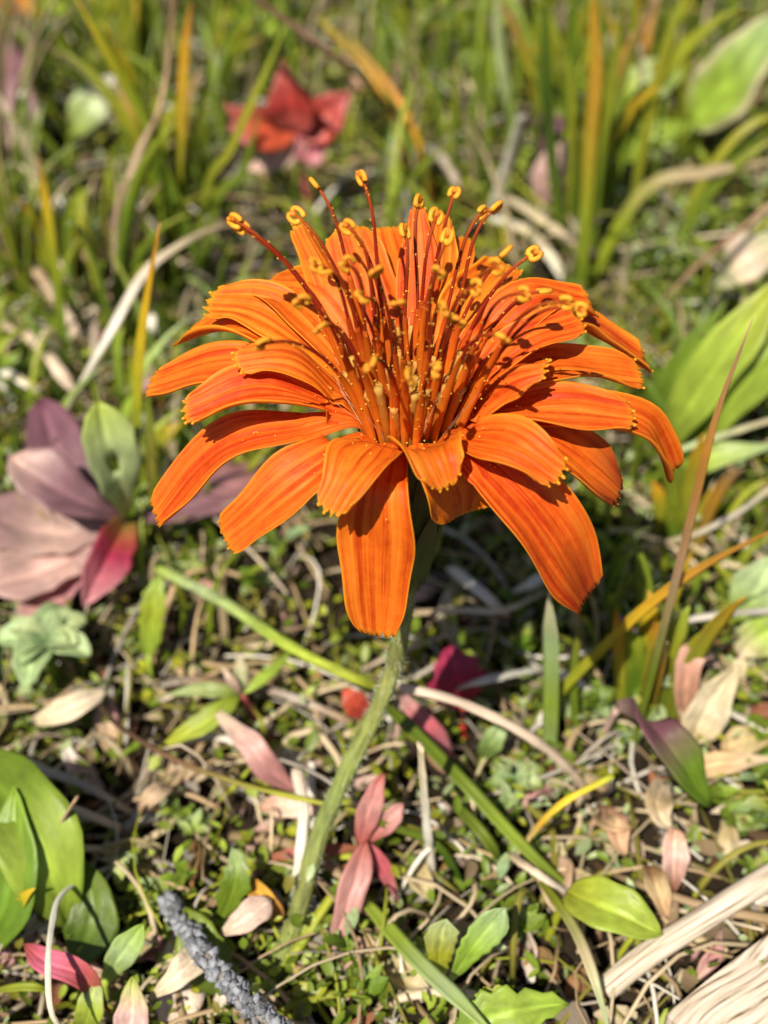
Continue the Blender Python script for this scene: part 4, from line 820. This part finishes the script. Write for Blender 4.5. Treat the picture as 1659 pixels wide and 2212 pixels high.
# small leafy weeds
def make_weed(seed, n, h, lw, cols):
    r = np.random.RandomState(seed); th = empty('small_weed', (0, 0, 0))
    for s in range(3):
        a = r.rand()*6.28; d = np.array([math.cos(a), math.sin(a), 0]); P = spline([(0, 0, -.1), d*h*.2+np.array([0, 0, h*.5]), d*h*.6+np.array([0, 0, h])], 8)
        V, F = tube(P, np.linspace(.035, .02, 8), 5); mk('stalk', V, F, M_stem, th, (0, 0, 0), np.repeat([PAL['green']], len(V), 0), np.zeros((len(V), 2)))
        for i in range(n):
            q = P[2+(i*6//n)]; b = r.rand()*6.28; e = np.array([math.cos(b), math.sin(b), r.uniform(.1, .9)])*lw*r.uniform(1.2, 2.2)
            V, F, uv = leaf_mesh(spline([q, q+e*.5+np.array([0, 0, .05]), q+e], 7), lw*r.uniform(.8, 1.3), (0, 0, 1), 'oval', .25, nv=5)
            mk('leaflet', V, F, M_leaf, th, (0, 0, 0), lerpcols(cs(cols[r.randint(len(cols))]), uv[:, 1]), uv)
    return th
WC = ['green lime', 'green green', 'dgreen green', 'bluegreen pgreen', 'lime pgreen']
weeds = [make_weed(s, 7, 1.1, .24, WC) for s in (1, 2)]+[make_weed(s, 9, .7, .16, WC) for s in (3, 4)]
WP = [(800, 60), (900, 40), (960, 110), (860, 150), (1000, 60), (1030, 200), (950, 230), (770, 20), (1060, 110), (1470, 470), (1520, 540), (1600, 480), (1450, 620), (1380, 600), (1560, 330), (1640, 300), (1230, 700), (1300, 800),
      (1260, 1380), (1100, 1400), (1230, 1560), (1130, 1480), (1450, 1450), (1640, 1700), (1590, 1790), (1350, 1620), (1210, 1700), (1310, 1560), (1080, 1760),
      (300, 1400), (420, 1250), (560, 1280), (380, 1180), (120, 1180), (430, 1790), (760, 2150), (340, 1960), (1560, 1960), (1640, 1880), (1090, 2010), (60, 850), (250, 560), (520, 420), (150, 560)]
used = set()
for i, (px, py) in enumerate(WP):
    q = gpos(px, py); q[2] = gz(q[0], q[1]); k_ = (i*7) % 4; sc = rnd.uniform(.6, 1.05)*(.62 if py > 1000 else 1)
    if k_ not in used: used.add(k_); o = weeds[k_]; o.location = q*S; o.rotation_euler = (0, 0, rnd.random()*6); o.scale = (sc,)*3
    else: o = copy_tree(weeds[k_], q, rnd.random()*6, sc)
    tag(o, 'small bushy weed with tiny oval leaflets nearest to the '+near(q), 'weed', 'small bushy weeds by the '+near(q))
# loose dry leaf flakes
KINDS = [('tan', 'straw tan cream', 'small curled tan flake of dry leaf lying nearest to the '), ('pink', 'palepink pink palepink', 'small curled pinkish flake of fallen leaf nearest to the '),
         ('brown', 'rust brown rust', 'small curled brown flake of dry leaf lying nearest to the '), ('cream', 'white cream white', 'small bleached whitish flake of dry leaf nearest to the ')]
for kn_, (kname, c, lab) in enumerate(KINDS):
    protos = []
    for s in range(3):
        r = np.random.RandomState(s+kn_*10); l = r.uniform(.45, .8)
        V, F, uv = leaf_mesh(spline([(-l/2, 0, .0), (0, r.normal(0, .08), r.uniform(.02, .18)), (l/2, r.normal(0, .1), r.uniform(-.03, .2))], 11), l*r.uniform(.3, .6), (0, r.normal(0, .3), 1), ['oval', 'strap', 'obov'][s], .35, r.uniform(-.2, .6), r.uniform(-1, 1), nv=7, wav=.06, seed=s)
        protos.append(mesh_data('dry_flake', V, F, M_dryleaf, lerpcols(cs(c), uv[:, 1]), uv))
    for i in range((40, 24, 26, 16)[kn_]):
        px = rnd.uniform(-60, 1720); py = 2212-1500*rnd.random()**1.5
        q = gpos(px, py); q[2] = gz(q[0], q[1])+rnd.uniform(.12, .32)
        o = link('dry_flake', protos[i % 3]); o.location = q*S; o.rotation_euler = (rnd.gauss(0, .5), rnd.gauss(0, .5), rnd.random()*6.28); s = rnd.uniform(.55, 1.15); o.scale = (s,)*3
        m_ = o.modifiers.new('thickness', 'SOLIDIFY'); m_.thickness = .00015; m_.offset = 0
        tag(o, lab+near(q), 'dry flake', kname+' leaf flakes by the '+near(q))

# ------------------------------------------------------------------ uncountable ground cover
def rand_xy(n, top, pw=1.35):
    """scatter over the whole neighbourhood, denser close by"""
    y = -5+45*RN.rand(n)**pw if top is None else RN.uniform(top[0], top[1], n); x = RN.uniform(-1, 1, n)*(7+.42*np.maximum(y+6, 0)); return x, y
def mass(name, label, cat, V, F, cols, uv, mat):
    o = mk(name, V, F, mat, None, (0, 0, 0), cols, uv); tag(o, label, cat, kind='stuff'); return o
def crumbs(n):
    x, y = rand_xy(n, None, 2.4); V = []; F = []; C = []
    cols = [PAL[k] for k in ('tan', 'brown', 'straw', 'rust', 'gray', 'dbrown', 'cream', 'peach', 'cream', 'tan', 'palepink', 'straw')]
    for i in range(n):
        s = np.array([rnd.uniform(.5, 1.6), rnd.uniform(.35, .8), rnd.uniform(.3, .7)])*rnd.uniform(.03, .085); v = OCT*s
        v = v+RN.normal(0, .018, v.shape)
        a, b = rnd.random()*6.28, rnd.gauss(0, .6); ca, sa, cb, sb = math.cos(a), math.sin(a), math.cos(b), math.sin(b)
        v = v@np.array([[cb, 0, sb], [0, 1, 0], [-sb, 0, cb]]).T@np.array([[ca, -sa, 0], [sa, ca, 0], [0, 0, 1]]).T
        z = gz(x[i], y[i])+abs(rnd.gauss(0, .16)); n0 = len(V); V += (v+np.array([x[i], y[i], z])).tolist(); F += [tuple(k+n0 for k in f) for f in OF]
        C += [np.array(rnd.choice(cols))*rnd.uniform(.12, .6)]*6
    mass('litter_crumbs', 'fine brown and tan crumbs of plant litter covering the soil', 'litter', V, F, np.array(C), np.zeros((len(V), 2)), M_stuff)
crumbs(9000)
def flakes(n):
    x, y = rand_xy(n, None, 2.6); V = []; F = []; C = []
    cols = [PAL[k] for k in ('tan', 'cream', 'straw', 'peach', 'palepink', 'brown', 'rust', 'white', 'gray', 'tan', 'straw')]
    for i in range(n):
        l = rnd.uniform(.12, .42); P = spline([(-l/2, 0, rnd.uniform(0, .08)), (0, rnd.gauss(0, .04), rnd.uniform(-.03, .1)), (l/2, 0, rnd.uniform(-.02, .14))], 5)
        a, b = rnd.random()*6.28, rnd.gauss(0, .7); ca, sa, cb, sb = math.cos(a), math.sin(a), math.cos(b), math.sin(b)
        wd = l*rnd.uniform(.12, .3); cup = rnd.uniform(-.5, .9); v = []
        for j in range(5):
            ww = wd*(.25, .9, 1, .8, .15)[j]
            for q in (-1, 0, 1): v.append(P[j]+np.array([0, q*ww, abs(q)*cup*ww]))
        v = np.array(v)@np.array([[1, 0, 0], [0, cb, -sb], [0, sb, cb]]).T@np.array([[ca, -sa, 0], [sa, ca, 0], [0, 0, 1]]).T+np.array([x[i], y[i], gz(x[i], y[i])+.06+abs(rnd.gauss(0, .2))])
        n0 = len(V); V += v.tolist(); F += gridfaces(5, 3, False, n0); C += [np.array(rnd.choice(cols))*rnd.uniform(.25, .95)]*15
    mass('leaf_litter', 'scattered bits of curled dry leaf too small and many to count', 'litter', V, F, np.array(C), np.zeros((len(V), 2)), M_stuff)
flakes(3400)
def fibres(n):
    x, y = rand_xy(n, None, 1.9); V = []; F = []; C = []; U = []
    cols = [PAL[k] for k in ('straw', 'tan', 'white', 'gray', 'straw', 'cream', 'tan', 'olive', 'ygreen')]
    for i in range(n):
        a = rnd.random()*6.28; l = rnd.uniform(.5, 2.4)*(1+.03*max(y[i], 0)); d = np.array([math.cos(a), math.sin(a), 0]); q = np.array([x[i], y[i], gz(x[i], y[i])+abs(rnd.gauss(.1, .18))])
        side = np.array([-d[1], d[0], 0])*rnd.gauss(0, .18)*l
        P = spline([q-d*l/2, q+side+np.array([0, 0, abs(rnd.gauss(0, .3))]), q+d*l/2+np.array([0, 0, abs(rnd.gauss(0, .25))])], 7)
        v, f = tube(P, (rnd.uniform(.010, .036) if rnd.random() < .85 else rnd.uniform(.04, .075))*np.linspace(1, .6, 7), 5, .5); n0 = len(V); V += v.tolist(); F += [tuple(k+n0 for k in g) for g in f]; C += [np.array(rnd.choice(cols))*rnd.uniform(.6, 1.15)]*len(v)
    mass('dead_grass', 'tangle of thin dead grass fibres strewn over the soil', 'dead grass', V, F, np.array(C), np.zeros((len(V), 2)), M_dry)
fibres(3600)
def small_leaves(n):
    V = []; F = []; C = []; cx, cy = rand_xy(800, None, 1.2)
    for i in range(n):
        k_ = RN.randint(len(cx)); x = cx[k_]+RN.normal(0, .55); y = cy[k_]+RN.normal(0, .55)
        q = np.array([x, y, gz(x, y)+abs(rnd.gauss(.12, .3))]); a = rnd.random()*6.28; l = rnd.uniform(.06, .20)*(1+.02*max(y, 0)); e = np.array([math.cos(a), math.sin(a), rnd.uniform(-.2, 1.0)])*l; s_ = nrm(np.cross(e, (rnd.gauss(0, .4), rnd.gauss(0, .4), 1)))*l*rnd.uniform(.22, .42)
        up = np.array([0, 0, -.18*l]); n0 = len(V); V += [q, q+e*.55+up, q+e, q+e*.3+s_*.8, q+e*.68+s_*.85, q+e*.3-s_*.8, q+e*.68-s_*.85]
        F += [(n0, n0+1, n0+4, n0+3), (n0+1, n0+2, n0+4), (n0+1, n0, n0+5, n0+6), (n0+2, n0+1, n0+6)]
        c = np.array(PAL[('green', 'green', 'lime', 'ygreen', 'green', 'pgreen', 'olive', 'rust')[min(7, (k_*5 % 7)+(rnd.random() < .12))]])*rnd.uniform(.6, 1.25); C += [c]*7
    mass('ground_cover', 'low green ground cover of countless tiny leaves', 'ground cover', V, F, np.array(C), np.zeros((len(V), 2)), M_leaf)
small_leaves(46000)
def fine_grass(n):
    V = []; F = []; C = []; U = []
    for i in range(n):
        y = 2.5+52*RN.rand()**1.25; x = RN.uniform(-1, 1)*(7+.75*y)
        if abs(x-.3) < 2.2 and y < 4.5: continue
        l = rnd.uniform(1.2, 4.6)*min(1.1, .26+y*.05); a = rnd.random()*6.28; d = np.array([math.cos(a), math.sin(a), 0]); q = np.array([x, y, gz(x, y)-.1]); ln = l*rnd.uniform(.05, .8)
        P = spline([q, q+d*ln*.3+np.array([0, 0, l*.6]), q+d*ln+np.array([0, 0, l*rnd.uniform(.6, 1)])], 7); wv = rnd.uniform(.025, .07)*np.array([.7, 1, 1, .95, .8, .5, .1])
        if blocked(q, P[-1]): continue
        s_ = nrm(np.array([1, rnd.gauss(0, .7), rnd.gauss(0, .2)])); n0 = len(V)
        for j in range(7): V += [P[j]-s_*wv[j], P[j]+np.array([0, .02, -.01]), P[j]+s_*wv[j]]
        for j in range(6): b = n0+j*3; F += [(b, b+1, b+4, b+3), (b+1, b+2, b+5, b+4)]
        c = lerpcols(cs(rnd.choice(GC+['green green', 'dgreen green', 'green ygreen', 'green lime ygreen', 'straw cream', 'dgreen ygreen'])), np.repeat(np.linspace(0, 1, 7), 3))*rnd.uniform(.75, 1.25); C += c.tolist(); U += [(k_ % 3/2, k_//3/6) for k_ in range(21)]
    mass('fine_grass', 'countless fine grass blades of the meadow behind the flower', 'grass', V, F, np.array(C), np.array(U), M_grass)
fine_grass(6800)
